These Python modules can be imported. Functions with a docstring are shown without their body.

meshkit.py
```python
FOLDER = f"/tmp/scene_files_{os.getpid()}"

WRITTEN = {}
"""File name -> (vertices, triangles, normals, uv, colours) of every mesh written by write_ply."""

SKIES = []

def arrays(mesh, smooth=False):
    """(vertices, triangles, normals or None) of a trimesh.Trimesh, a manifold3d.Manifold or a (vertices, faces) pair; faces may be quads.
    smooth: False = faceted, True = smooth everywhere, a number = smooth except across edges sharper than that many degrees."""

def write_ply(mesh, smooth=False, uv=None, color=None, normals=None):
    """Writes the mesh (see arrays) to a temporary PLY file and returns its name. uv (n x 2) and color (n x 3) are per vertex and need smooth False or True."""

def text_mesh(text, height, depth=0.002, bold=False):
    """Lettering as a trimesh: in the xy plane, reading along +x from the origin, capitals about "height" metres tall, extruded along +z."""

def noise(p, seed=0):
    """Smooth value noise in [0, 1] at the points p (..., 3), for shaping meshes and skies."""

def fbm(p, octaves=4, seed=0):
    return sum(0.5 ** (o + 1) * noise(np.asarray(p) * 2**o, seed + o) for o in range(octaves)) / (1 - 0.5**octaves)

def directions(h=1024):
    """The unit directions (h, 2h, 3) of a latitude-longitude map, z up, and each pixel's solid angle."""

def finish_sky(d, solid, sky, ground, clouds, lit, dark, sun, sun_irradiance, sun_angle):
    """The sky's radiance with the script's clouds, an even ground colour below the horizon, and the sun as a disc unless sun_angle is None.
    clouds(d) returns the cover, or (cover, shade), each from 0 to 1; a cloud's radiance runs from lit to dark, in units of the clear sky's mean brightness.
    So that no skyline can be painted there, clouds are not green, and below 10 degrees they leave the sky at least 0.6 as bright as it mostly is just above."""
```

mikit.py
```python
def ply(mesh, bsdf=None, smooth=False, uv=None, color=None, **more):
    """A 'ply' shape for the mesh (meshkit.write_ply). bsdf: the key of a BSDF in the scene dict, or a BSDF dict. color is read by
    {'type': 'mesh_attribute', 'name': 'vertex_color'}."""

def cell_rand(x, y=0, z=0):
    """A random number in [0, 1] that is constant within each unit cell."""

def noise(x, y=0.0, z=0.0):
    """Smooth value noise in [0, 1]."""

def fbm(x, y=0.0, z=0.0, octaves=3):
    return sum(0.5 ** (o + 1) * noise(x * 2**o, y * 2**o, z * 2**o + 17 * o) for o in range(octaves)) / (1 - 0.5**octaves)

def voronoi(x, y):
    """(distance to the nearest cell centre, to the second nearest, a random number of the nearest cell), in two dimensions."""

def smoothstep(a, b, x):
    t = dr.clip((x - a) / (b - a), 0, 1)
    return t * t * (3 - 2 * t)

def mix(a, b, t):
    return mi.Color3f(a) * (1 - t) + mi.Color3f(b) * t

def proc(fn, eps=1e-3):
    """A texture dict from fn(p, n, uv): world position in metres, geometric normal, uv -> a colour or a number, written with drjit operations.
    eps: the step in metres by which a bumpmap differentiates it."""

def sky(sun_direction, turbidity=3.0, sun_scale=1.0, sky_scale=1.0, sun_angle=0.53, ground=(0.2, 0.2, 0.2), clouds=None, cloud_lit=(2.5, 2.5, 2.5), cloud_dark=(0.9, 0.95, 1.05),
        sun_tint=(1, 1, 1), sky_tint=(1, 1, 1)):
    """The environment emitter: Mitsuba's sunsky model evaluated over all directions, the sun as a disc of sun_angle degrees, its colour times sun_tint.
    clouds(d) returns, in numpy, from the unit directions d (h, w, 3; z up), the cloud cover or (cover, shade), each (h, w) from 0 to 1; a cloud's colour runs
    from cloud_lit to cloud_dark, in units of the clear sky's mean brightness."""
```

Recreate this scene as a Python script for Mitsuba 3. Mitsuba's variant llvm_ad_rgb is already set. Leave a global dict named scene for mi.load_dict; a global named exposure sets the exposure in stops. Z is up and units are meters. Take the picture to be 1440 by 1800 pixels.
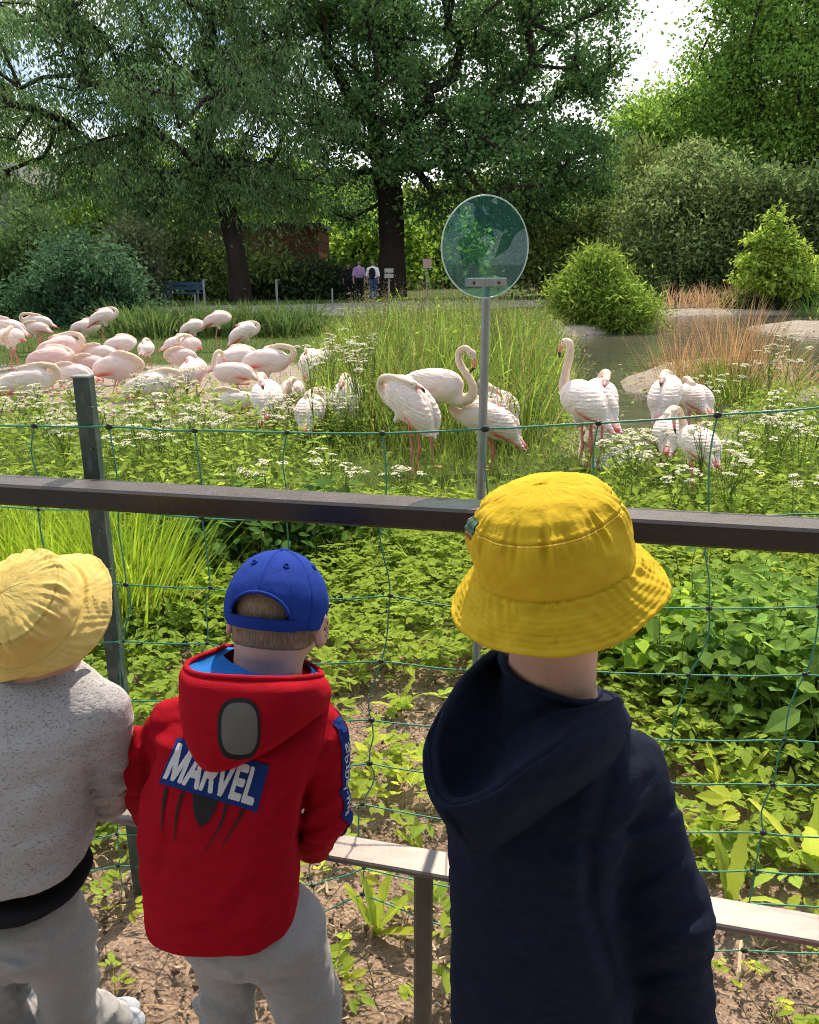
import math, random
import numpy as np, trimesh, mitsuba as mi, mikit, meshkit
import drjit as dr
from shapely.geometry import Polygon, Point, LineString
import shapely

T = mi.ScalarTransform4f
rng = np.random.default_rng(11)
scene, labels = {}, {}
A = lambda *v: np.array(v, float)

# ------------------------------------------------------------------ camera, sky, exposure
F, CAMZ = 1440.0, 1.45
PITCH = math.atan(0.302)
CP, SP = math.cos(PITCH), math.sin(PITCH)
CAM = A(0, 0, CAMZ)
scene['camera'] = dict(type='perspective', fov=2 * math.degrees(math.atan(720 / F)), fov_axis='x', near_clip=0.05, far_clip=1500.0,
                       to_world=T().look_at(origin=CAM.tolist(), target=[0, CP, CAMZ - SP], up=[0, 0, 1]))
exposure = 2.25


def clouds(d):
    p = d / np.maximum(d[..., 2:3] + 0.25, 0.05)
    n = meshkit.fbm(np.stack([p[..., 0] * 1.6 + 3.1, p[..., 1] * 1.6 + 7.7, 0 * p[..., 0]], -1), 5, 3)
    return np.clip((n - 0.25) * 4.2, 0, 1), np.clip((n - 0.62) * 2.2, 0, 0.5)


SUN_EL, SUN_AZ = math.radians(56), math.radians(14)
scene['sky'] = mikit.sky([math.sin(SUN_AZ) * math.cos(SUN_EL), math.cos(SUN_AZ) * math.cos(SUN_EL), math.sin(SUN_EL)], turbidity=3, sun_tint=(1.0, 0.985, 0.96), clouds=clouds,
                         cloud_lit=(3.4, 3.4, 3.45), cloud_dark=(1.7, 1.75, 1.85))


def ray(px, py):
    u, v = (np.asarray(px, float) - 720) / F, (np.asarray(py, float) - 900) / F
    return np.stack([u, CP - SP * v, -SP - CP * v], -1)


def at(px, py, Y):
    """the point of the place seen at that pixel of the photograph, Y metres ahead"""
    d = ray(px, py)
    return CAM + d * (np.asarray(Y, float) / d[..., 1])[..., None]


def gnd(px, py, z=0.0):
    d = ray(px, py)
    return CAM + d * ((z - CAMZ) / d[..., 2])[..., None]


# ------------------------------------------------------------------ helpers
def unit(v):
    v = np.asarray(v, float)
    return v / np.maximum(np.linalg.norm(v, axis=-1, keepdims=True), 1e-12)


def rot(axis, deg):
    return trimesh.transformations.rotation_matrix(math.radians(deg), axis)[:3, :3]


class MB:
    """collects triangles, with a colour per vertex"""
    def __init__(s):
        s.v, s.f, s.c, s.n = [], [], [], 0

    def add(s, v, f, c=(0.5, 0.5, 0.5)):
        v = np.asarray(v, float)
        f = np.asarray(f, int)
        if f.shape[1] == 4:
            f = np.vstack([f[:, [0, 1, 2]], f[:, [0, 2, 3]]])
        s.v.append(v); s.f.append(f + s.n); s.c.append(np.broadcast_to(np.asarray(c, float), v.shape))
        s.n += len(v)
        return s

    def tm(s, m, c=(0.5, 0.5, 0.5)):
        return s.add(m.vertices, m.faces, c)

    def get(s):
        return np.vstack(s.v), np.vstack(s.f), np.vstack(s.c)


def key_for(name, parent=None):
    base = (parent + '__' if parent else '') + name
    k, i = base, 0
    while k in scene or k in labels or k in USED:
        i += 1
        k = f'{base}_{i:03d}'
    USED.add(k)
    return k


USED = set()


def thing(name, label, cat, group=None):
    k = key_for(name)
    labels[k] = dict(label=label, category=cat)
    if group: labels[k]['group'] = group
    return k


def tag(k, label, cat=None, group=None, kind=None):
    d = labels.setdefault(k, {})
    if label: d['label'] = label
    if cat: d['category'] = cat
    if group: d['group'] = group
    if kind: d['kind'] = kind
    return k


def obj(name, mesh, mat, parent=None, smooth=False, color=None, uv=None, kind=None, label=None, **more):
    k = key_for(name, parent)
    if isinstance(mesh, MB):
        v, f, c = mesh.get()
        mesh, color = (v, f), c
    scene[k] = mikit.ply(mesh, mat, smooth=smooth, color=color, uv=uv, **more)
    if kind or label: tag(k, label, kind=kind)
    return k


def tube(path, rad, n=8, cap=True, closed=False):
    """a tube along the points; rad a number or one per point"""
    p = np.asarray(path, float)
    r = np.broadcast_to(np.asarray(rad, float), (len(p),))
    t = unit(np.gradient(p, axis=0)) if not closed else unit(np.roll(p, -1, 0) - np.roll(p, 1, 0))
    u = unit(np.cross(t[0], A(0.31, 0.17, 0.93) if abs(t[0] @ unit(A(0.31, 0.17, 0.93))) < 0.9 else A(1, 0, 0)))
    fr = []
    for k in range(len(p)):
        u = unit(u - t[k] * (u @ t[k]))
        fr.append((u, np.cross(t[k], u)))
    a = np.arange(n) / n * 2 * np.pi
    v = np.concatenate([p[k] + r[k] * (np.cos(a)[:, None] * fr[k][0] + np.sin(a)[:, None] * fr[k][1]) for k in range(len(p))])
    f = []
    m = len(p)
    for k in range(m if closed else m - 1):
        for j in range(n):
            a0, a1, b0, b1 = k * n + j, k * n + (j + 1) % n, (k + 1) % m * n + j, (k + 1) % m * n + (j + 1) % n
            f += [[a0, a1, b1], [a0, b1, b0]]
    if cap and not closed:
        v = np.vstack([v, p[0], p[-1]])
        i0, i1 = len(v) - 2, len(v) - 1
        for j in range(n):
            f += [[i0, (j + 1) % n, j], [i1, (m - 1) * n + j, (m - 1) * n + (j + 1) % n]]
    return v, np.array(f)


def spline(pts, n, closed=False):
    """n points of a Catmull-Rom curve through pts"""
    p = np.asarray(pts, float)
    m = len(p)
    s = np.linspace(0, m if closed else m - 1, n, endpoint=not closed)
    i = np.minimum(np.floor(s).astype(int), m - 1 if closed else m - 2)
    t = (s - i).reshape((-1,) + (1,) * (p.ndim - 1))
    g = (lambda k: p[k % m]) if closed else (lambda k: p[np.clip(k, 0, m - 1)])
    a, b, c, d = g(i - 1), g(i), g(i + 1), g(i + 2)
    return 0.5 * (2 * b + (c - a) * t + (2 * a - 5 * b + 4 * c - d) * t**2 + (3 * b - a - 3 * c + d) * t**3)


def grid_faces(nr, nc, wrap=False):
    r, c = np.meshgrid(np.arange(nr - 1), np.arange(nc if wrap else nc - 1), indexing='ij')
    a, b = r * nc + c, r * nc + (c + 1) % nc
    return np.stack([a, b, b + nc, a + nc], -1).reshape(-1, 4)


def bar(p, q, w, h, up=(0, 0, 1), ch=0.004):
    """a chamfered bar from p to q, w wide (across), h high"""
    p, q = np.asarray(p, float), np.asarray(q, float)
    x = unit(q - p)
    y = unit(np.cross(A(0, 1, 0) if abs(x[2]) > 0.99 else up, x))
    z = np.cross(x, y)
    a, b = w / 2, h / 2
    o = [(-a + ch, -b), (a - ch, -b), (a, -b + ch), (a, b - ch), (a - ch, b), (-a + ch, b), (-a, b - ch), (-a, -b + ch)]
    v = np.array([e + y * s + z * t for e in (p, q) for s, t in o])
    f = [[k, (k + 1) % 8, 8 + (k + 1) % 8, 8 + k] for k in range(8)]
    tri = [[i[0], i[1], i[2]] for i in f] + [[i[0], i[2], i[3]] for i in f] + [[0, k + 1, k] for k in range(1, 7)] + [[8, 8 + k, 9 + k] for k in range(1, 7)]
    m = trimesh.Trimesh(v, np.array(tri), process=False)
    m.fix_normals()
    return m


# ---- signed distances and their surface
def cone(P, a, b, ra, rb):
    a, b = np.asarray(a, float), np.asarray(b, float)
    ab = b - a
    t = np.clip((P - a) @ ab / (ab @ ab + 1e-12), 0, 1)
    return np.linalg.norm(P - a - t[:, None] * ab, axis=1) - (ra + (rb - ra) * t)


def ell(P, c, r, R=None):
    q = P - c
    if R is not None: q = q @ R
    r = np.asarray(r, float)
    k0, k1 = np.linalg.norm(q / r, axis=1), np.linalg.norm(q / r**2, axis=1)
    return k0 * (k0 - 1) / np.maximum(k1, 1e-9)


def smin(a, b, k):
    h = np.clip(0.5 + 0.5 * (b - a) / k, 0, 1)
    return b + (a - b) * h - k * h * (1 - h)


def smax(a, b, k):
    return -smin(-a, -b, k)


def loft(P, secs):
    """secs: rows (z, cx, cy, half width, half depth, yaw degrees), bottom to top; open at neither end"""
    s = np.asarray(secs, float)
    z = P[:, 2]
    cx, cy, a, b, yaw = (np.interp(z, s[:, 0], s[:, k]) for k in range(1, 6))
    c_, s_ = np.cos(np.radians(yaw)), np.sin(np.radians(yaw))
    dx, dy = P[:, 0] - cx, P[:, 1] - cy
    u, w = dx * c_ + dy * s_, -dx * s_ + dy * c_
    e = (np.abs(u / a) ** 2.4 + np.abs(w / b) ** 2.4) ** (1 / 2.4)
    d = (e - 1) * np.minimum(a, b)
    return smax(d, np.maximum(s[0, 0] - z, z - s[-1, 0]), 0.015)


def chain(P, pts, rad, k=0.01):
    d = None
    for i in range(len(pts) - 1):
        e = cone(P, pts[i], pts[i + 1], rad[i], rad[i + 1])
        d = e if d is None else smin(d, e, k)
    return d


def iso(f, lo, hi, h, B=8):
    """the surface f = 0 between the corners as a trimesh (surface nets); only the blocks near the surface are sampled finely"""
    lo, hi = np.asarray(lo, float), np.asarray(hi, float)
    nb = np.ceil((hi - lo) / (h * B)).astype(int)
    ax = [lo[k] + (np.arange(nb[k]) + 0.5) * h * B for k in range(3)]
    C = np.stack(np.meshgrid(*ax, indexing='ij'), -1).reshape(-1, 3)
    dc = f(C)
    N = nb * B + 1
    D = np.repeat(np.repeat(np.repeat(dc.reshape(nb), B, 0), B, 1), B, 2)
    D = np.pad(D, ((0, 1),) * 3, mode='edge').astype(np.float32)
    near = np.argwhere(np.abs(dc).reshape(nb) < h * B * 1.9)
    off = np.stack(np.meshgrid(*[np.arange(B + 1)] * 3, indexing='ij'), -1).reshape(-1, 3)
    for c in range(0, len(near), 400):
        idx = (near[c:c + 400, None, :] * B + off[None]).reshape(-1, 3)
        D[idx[:, 0], idx[:, 1], idx[:, 2]] = f(lo + idx * h)
    S = D < 0
    n = N - 1
    cnt = sum(S[a:n[0] + a, b:n[1] + b, c:n[2] + c].astype(np.int8) for a in (0, 1) for b in (0, 1) for c in (0, 1))
    act = (cnt > 0) & (cnt < 8)
    cells = np.argwhere(act)
    num = np.full(n, -1)
    num[act] = np.arange(len(cells))
    acc, wt = np.zeros((len(cells), 3)), np.zeros(len(cells))
    cor = [(a, b, c) for a in (0, 1) for b in (0, 1) for c in (0, 1)]
    for i in range(8):
        for j in range(i + 1, 8):
            if sum(x != y for x, y in zip(cor[i], cor[j])) != 1: continue
            p, q = cells + cor[i], cells + cor[j]
            dp, dq = D[p[:, 0], p[:, 1], p[:, 2]], D[q[:, 0], q[:, 1], q[:, 2]]
            m = (dp < 0) != (dq < 0)
            t = (dp / np.where(m, dp - dq, 1))[m, None]
            acc[m] += np.array(cor[i]) * (1 - t) + np.array(cor[j]) * t
            wt[m] += 1
    V = lo + (cells + acc / np.maximum(wt, 1)[:, None]) * h
    Fs = []
    for k in range(3):
        sl0, sl1 = [slice(None)] * 3, [slice(None)] * 3
        sl0[k], sl1[k] = slice(0, -1), slice(1, None)
        e = np.argwhere(S[tuple(sl0)] != S[tuple(sl1)])
        i, j = (k + 1) % 3, (k + 2) % 3
        e = e[(e[:, i] > 0) & (e[:, j] > 0) & (e[:, i] < n[i]) & (e[:, j] < n[j])]
        ins = S[e[:, 0], e[:, 1], e[:, 2]]
        q = []
        for a, b in ((1, 1), (0, 1), (0, 0), (1, 0)):
            g = e.copy(); g[:, i] -= a; g[:, j] -= b
            q.append(num[g[:, 0], g[:, 1], g[:, 2]])
        q = np.stack(q, 1)
        q[~ins] = q[~ins][:, ::-1]
        q = q[(q >= 0).all(1)]
        Fs.append(q)
    q = np.vstack(Fs)
    m = trimesh.Trimesh(V, np.vstack([q[:, [0, 1, 2]], q[:, [0, 2, 3]]]), process=False)
    e = m.edges_unique
    nv = len(V)
    deg = np.maximum(np.bincount(e.ravel(), minlength=nv), 1)[:, None]
    X = V
    for lam in (0.5, -0.52) * 3:
        s = np.stack([np.bincount(e[:, 0], X[e[:, 1], k], nv) + np.bincount(e[:, 1], X[e[:, 0], k], nv) for k in range(3)], 1) / deg
        X = X + lam * (s - X)
    ok = np.linalg.norm(X - V, axis=1) < h
    return trimesh.Trimesh(np.where(ok[:, None], X, V), m.faces, process=False)


def march(f, o, d, far=0.6, steps=60):
    """first points where the rays o + t d meet f = 0"""
    t = np.zeros(len(o))
    for _ in range(steps):
        t += np.clip(f(o + d * t[:, None]), -0.02, 0.05) * 0.7
        t = np.minimum(t, far)
    return o + d * t[:, None]


def grad(f, P, e=2e-3):
    return unit(np.stack([f(P + np.eye(3)[k] * e) - f(P - np.eye(3)[k] * e) for k in range(3)], -1))


def tri_poly(poly, size):
    """a polygon cut into triangles no larger than size"""
    vs, fs, n = [], [], 0
    for g in getattr(poly, 'geoms', [poly]):
        v, f = trimesh.creation.triangulate_polygon(g, engine='earcut')
        v, f = trimesh.remesh.subdivide_to_size(np.c_[v, np.zeros(len(v))], f, size, max_iter=12)
        vs.append(v[:, :2]); fs.append(f + n); n += len(v)
    return np.vstack(vs), np.vstack(fs)


def decal(poly, f, lift=0.0012, size=5.0, to_ray=None, start=None):
    """a print on the cloth: the flat shape laid onto the surface f = 0"""
    v, fc = tri_poly(poly, size)
    o, d = to_ray(v)
    P = march(f, o, d)
    P = P + grad(f, P) * lift
    m = trimesh.Trimesh(P, fc, process=False)
    if (m.face_normals * d[fc[:, 0]]).sum() > 0: m.invert()
    return m


def text_poly(text, height, bold=True):
    m = meshkit.text_mesh(text, height, 0.01, bold)
    top = m.face_normals[:, 2] > 0.9
    v, f = m.vertices[:, :2], m.faces[top]
    return shapely.unary_union([Polygon(v[t]).buffer(1e-5 * height) for t in f]).simplify(0.004 * height)
# ------------------------------------------------------------------ materials
def rgb(*c):
    return {'type': 'rgb', 'value': list(map(float, c))}


def weave(scale, freq):
    return mikit.proc(lambda p, n, uv: mikit.noise(p.x * freq, p.y * freq, p.z * freq * 1.7) * scale + mikit.fbm(p.x * 70, p.y * 70, p.z * 45, 2) * scale * 3, 1.2e-3)


def cloth(name, tex, rough=0.92, sheen=0.25, amp=0.0005, freq=420, trans=None):
    b = dict(type='principled', base_color=tex if isinstance(tex, dict) else rgb(*tex), roughness=rough, specular=0.15, sheen=sheen, sheen_tint=0.5)
    scene[name] = dict(type='bumpmap', tex=weave(amp, freq), scale=1.0, bsdf=dict(type='twosided', bsdf=b))


def simple(name, c, rough=0.6, metallic=0.0, spec=0.5, **k):
    scene[name] = dict(type='twosided', bsdf=dict(type='principled', base_color=c if isinstance(c, dict) else rgb(*c), roughness=rough, metallic=metallic, specular=spec, **k))


VC = {'type': 'mesh_attribute', 'name': 'vertex_color'}


def heather(p, n, uv):
    a = mikit.noise(p.x * 620, p.y * 620, p.z * 620)
    b = mikit.noise(p.x * 260 + 9, p.y * 260, p.z * 330)
    return mikit.mix((0.355, 0.365, 0.405), (0.17, 0.17, 0.19), mikit.smoothstep(0.54, 0.78, 0.6 * a + 0.4 * b))


def jersey(p, n, uv):
    a = mikit.noise(p.x * 500, p.y * 500, p.z * 200)
    return mikit.mix((0.27, 0.28, 0.305), (0.335, 0.345, 0.37), a)


def yellow(p, n, uv):
    a = mikit.fbm(p.x * 60, p.y * 60, p.z * 60, 3)
    return mikit.mix((0.43, 0.30, 0.016), (0.52, 0.375, 0.026), a)


def pale_yellow(p, n, uv):
    a = mikit.fbm(p.x * 60, p.y * 60, p.z * 60, 3)
    return mikit.mix((0.55, 0.42, 0.13), (0.62, 0.49, 0.18), a)


def navy(p, n, uv):
    a = mikit.fbm(p.x * 90, p.y * 90, p.z * 90, 3)
    return mikit.mix((0.0035, 0.0065, 0.019), (0.0085, 0.0145, 0.036), a)


cloth('yellow_cotton', mikit.proc(yellow), sheen=0.1)
cloth('pale_yellow_cotton', mikit.proc(pale_yellow), sheen=0.1)
cloth('navy_fleece', mikit.proc(navy), sheen=0.04, amp=0.0006)
cloth('red_fleece', mikit.proc(lambda p, n, uv: mikit.mix((0.265, 0.002, 0.011), (0.335, 0.0035, 0.014), mikit.fbm(p.x * 75, p.y * 75, p.z * 75, 4))), sheen=0.05)
cloth('blue_lining', (0.015, 0.13, 0.45), sheen=0.1)
cloth('heather_knit', mikit.proc(heather), amp=0.0009, freq=300)
cloth('grey_jersey', mikit.proc(jersey))
cloth('black_rib', (0.012, 0.012, 0.016))
cloth('blue_twill', (0.010, 0.035, 0.24), sheen=0.1, amp=0.0003)
cloth('dark_print', (0.02, 0.022, 0.026), sheen=0, amp=0.0003)
cloth('grey_print', (0.12, 0.125, 0.13), sheen=0, amp=0.0003)
cloth('blue_print', (0.010, 0.03, 0.17), sheen=0, amp=0.0003)
cloth('white_print', (0.52, 0.55, 0.62), sheen=0, amp=0.0003)
cloth('shoe_canvas', (0.33, 0.38, 0.46))
simple('shoe_rubber', (0.50, 0.50, 0.47), 0.6)
simple('strap_blue', (0.12, 0.22, 0.42), 0.7)
simple('thread', (0.9, 0.66, 0.10), 0.8)
simple('badge_green', (0.05, 0.12, 0.09), 0.8)
simple('badge_red', (0.20, 0.07, 0.06), 0.8)
scene['skin'] = dict(type='twosided', bsdf=dict(type='principled', base_color=mikit.proc(lambda p, n, uv: mikit.mix((0.42, 0.25, 0.19), (0.50, 0.32, 0.25), mikit.fbm(p.x * 40, p.y * 40, p.z * 40, 3))), roughness=0.5, specular=0.35))
scene['hair_brown'] = dict(type='bumpmap', tex=mikit.proc(lambda p, n, uv: mikit.noise(p.x * 900, p.y * 300, p.z * 140) * 0.0012, 8e-4), scale=1.0, bsdf=dict(type='twosided', bsdf=dict(type='principled', roughness=0.5, specular=0.4,
    base_color=mikit.proc(lambda p, n, uv: mikit.mix((0.10, 0.065, 0.045), (0.26, 0.17, 0.115), mikit.noise(p.x * 700, p.y * 300, p.z * 110))))))
simple('eye_white', (0.8, 0.8, 0.78), 0.2)


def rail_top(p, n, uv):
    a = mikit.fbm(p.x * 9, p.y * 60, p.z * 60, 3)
    painted_sun = mikit.smoothstep(0.5, 0.9, n.z) * (0.55 + 0.45 * mikit.fbm(p.x * 25, p.y * 40, p.z * 10, 3))  # sunlight painted in: upward faces paler, sides left near black as if shaded
    return mikit.mix(mikit.mix((0.008, 0.0065, 0.0065), (0.015, 0.012, 0.0125), a), (0.12, 0.112, 0.12), 0.75 * painted_sun)


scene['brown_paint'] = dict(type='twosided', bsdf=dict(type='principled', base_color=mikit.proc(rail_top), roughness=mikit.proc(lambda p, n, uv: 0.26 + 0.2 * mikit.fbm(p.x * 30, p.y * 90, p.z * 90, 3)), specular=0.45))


def worn_steel(p, n, uv):
    a = mikit.fbm(p.x * 14, p.y * 60, p.z * 20, 4)
    b = mikit.smoothstep(0.48, 0.60, mikit.fbm(p.x * 5 + 3, (p.y + 0.247 * p.x) * 70, p.z * 9, 3))
    c = mikit.mix((0.15, 0.14, 0.14), (0.25, 0.235, 0.235), a)
    return mikit.mix(c, (0.26, 0.10, 0.12), 0.6 * b * mikit.smoothstep(0.1, 0.55, p.x))


scene['worn_steel'] = dict(type='twosided', bsdf=dict(type='principled', base_color=mikit.proc(worn_steel), roughness=mikit.proc(lambda p, n, uv: 0.34 + 0.2 * mikit.fbm(p.x * 30, p.y * 90, p.z * 90, 3)), metallic=0.45, specular=0.5))
scene['post_green'] = dict(type='twosided', bsdf=dict(type='principled', base_color=mikit.proc(lambda p, n, uv: mikit.mix((0.035, 0.065, 0.060), (0.09, 0.12, 0.11), mikit.smoothstep(0.45, 0.75, mikit.fbm(p.x * 90, p.y * 90, p.z * 30, 4)))), roughness=0.45, specular=0.5))
scene['olive_steel'] = dict(type='twosided', bsdf=dict(type='principled', base_color=mikit.proc(lambda p, n, uv: mikit.mix((0.085, 0.085, 0.06), (0.15, 0.145, 0.11), mikit.fbm(p.x * 80, p.y * 80, p.z * 25, 4))), roughness=0.5, specular=0.5))
scene['galvanised'] = dict(type='twosided', bsdf=dict(type='principled', base_color=mikit.proc(lambda p, n, uv: mikit.mix((0.20, 0.225, 0.235), (0.32, 0.35, 0.36), mikit.fbm(p.x * 120, p.y * 120, p.z * 30, 3))), roughness=0.42, metallic=0.5))
scene['green_twine'] = dict(type='twosided', bsdf=dict(type='principled', base_color=mikit.proc(lambda p, n, uv: mikit.mix((0.018, 0.16, 0.12), (0.06, 0.33, 0.25), mikit.noise(p.x * 800, p.y * 800, p.z * 800))), roughness=0.5))
simple('black_plastic', (0.012, 0.016, 0.018), 0.45)

# ------------------------------------------------------------------ terrain: the bank, the pond and its islets
WATER = -0.10
pond_px = [(1062, 830), (1110, 826), (1165, 806), (1215, 775), (1300, 722), (1395, 690), (1500, 672), (1900, 640), (1900, 546), (1440, 538), (1140, 541), (1000, 560), (985, 590), (1010, 640), (1040, 690), (1052, 770)]
POND = Polygon([gnd(x, y, WATER)[:2] for x, y in pond_px])
islets = [([(1070, 668), (1165, 640), (1260, 632), (1400, 640), (1430, 668), (1330, 700), (1230, 712), (1180, 706), (1145, 702), (1085, 688)], 0.03),
          ([(960, 590), (1010, 562), (1140, 560), (1150, 572), (1100, 583), (1000, 592)], 0.10),
          ([(1140, 548), (1300, 541), (1500, 540), (1700, 545), (1640, 553), (1330, 553), (1180, 556)], 0.04),
          ([(1300, 578), (1390, 566), (1700, 566), (1900, 590), (1600, 600), (1380, 592)], 0.03)]
ISL = [(Polygon([gnd(x, y, WATER)[:2] for x, y in p]), h) for p, h in islets]


def sdist(poly, X):
    """signed distance, negative inside"""
    ring = np.array(poly.exterior.coords)
    a, b = ring[:-1], ring[1:]
    best = np.full(len(X), 1e9)
    for p, q in zip(a, b):
        t = np.clip(((X - p) @ (q - p)) / ((q - p) @ (q - p)), 0, 1)
        best = np.minimum(best, np.linalg.norm(X - p - t[:, None] * (q - p), axis=1))
    return np.where(shapely.contains_xy(poly, X[:, 0], X[:, 1]), -best, best)


def land(X):
    """height of the land at the points (x, y)"""
    X = np.atleast_2d(np.asarray(X, float))[:, :2]
    P3 = np.c_[X, np.zeros(len(X))]
    z = (meshkit.fbm(P3 * 1.3, 3, 5) - 0.5) * 0.05 * np.clip((X[:, 1] + 1) / 3, 0.25, 1)
    w = (meshkit.fbm(P3 * 0.9, 3, 8) - 0.5)
    d = sdist(POND, X) + w * np.clip(X[:, 1] * 0.03, 0.1, 0.6)
    pond = np.clip(-d / 0.55 + 0.5, 0, 1)
    pond = pond * pond * (3 - 2 * pond)
    z = z * (1 - pond) + pond * (-0.42)
    for poly, h in ISL:
        di = sdist(poly, X) + w * 0.35
        k = np.clip(-di / 0.7 + 0.5, 0, 1)
        z = np.maximum(z, -0.42 + (0.42 + h - 0.03) * k * k * (3 - 2 * k) + w * 0.05 * k)
    return z


def build_ground():
    ys = np.concatenate([np.linspace(-4, 0.6, 12), 0.6 * np.exp(np.linspace(0, math.log(500 / 0.6), 330))[1:]])
    ss = np.linspace(-1.25, 1.25, 260)
    Y, S = np.meshgrid(ys, ss, indexing='ij')
    X = S * (np.maximum(Y, 0) * 0.85 + 1.7)
    V = np.c_[X.ravel(), Y.ravel()]
    z = land(V)
    near = (V[:, 1] < 3.2)
    P3 = np.c_[V, 0 * z]
    z[near] += ((meshkit.fbm(P3[near] * 9, 3, 2) - 0.5) * 0.05)
    # uv: how muddy, how grassy
    wob = meshkit.fbm(P3 * 0.8, 3, 21) - 0.5
    d = sdist(POND, V)
    mud = np.clip(1 - (d + wob * 1.0) / 0.8, 0, 1)
    nest = np.clip(1.2 - (np.abs(V[:, 1] - 10.0) / 3.0) ** 2 - np.maximum(V[:, 0] + 0.6 + wob * 2, 0) * 1.2, 0, 1)
    mud = np.maximum(mud, np.clip(nest, 0, 1))
    green = np.clip((V[:, 1] - 2.3 + wob * 1.4) / 1.2, 0, 1)
    F4 = grid_faces(len(ys), len(ss))
    obj('ground', (np.c_[V, z], F4), 'earth', smooth=True, uv=np.c_[mud, green], kind='structure')
    w = gnd(1400, 600, WATER)
    px = np.array(POND.buffer(1.2).exterior.coords)[:-1]
    v, f = trimesh.creation.triangulate_polygon(POND.buffer(1.2).simplify(0.05), engine='earcut')
    m = trimesh.Trimesh(np.c_[v, np.full(len(v), WATER)], f, process=False)
    if m.face_normals[0][2] < 0: m.invert()
    obj('pond', m, 'water', kind='structure')


def earth(p, n, uv):
    a = mikit.fbm(p.x * 6, p.y * 6, 0, 4)
    b = mikit.noise(p.x * 45, p.y * 45, 0)
    c = mikit.noise(p.x * 160, p.y * 160, 0)
    soil = mikit.mix((0.085, 0.060, 0.045), (0.33, 0.25, 0.195), 0.35 * a + 0.25 * b + 0.4 * c)
    mud = mikit.mix((0.20, 0.175, 0.14), (0.38, 0.345, 0.30), 0.6 * a + 0.4 * b)
    grass = mikit.mix((0.035, 0.065, 0.015), (0.075, 0.11, 0.03), 0.5 * a + 0.5 * b)
    g = mikit.mix(soil, grass, mikit.smoothstep(0.25, 0.75, uv.y))
    return mikit.mix(g, mud, mikit.smoothstep(0.35, 0.65, uv.x + 0.3 * (a - 0.5)))


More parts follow.
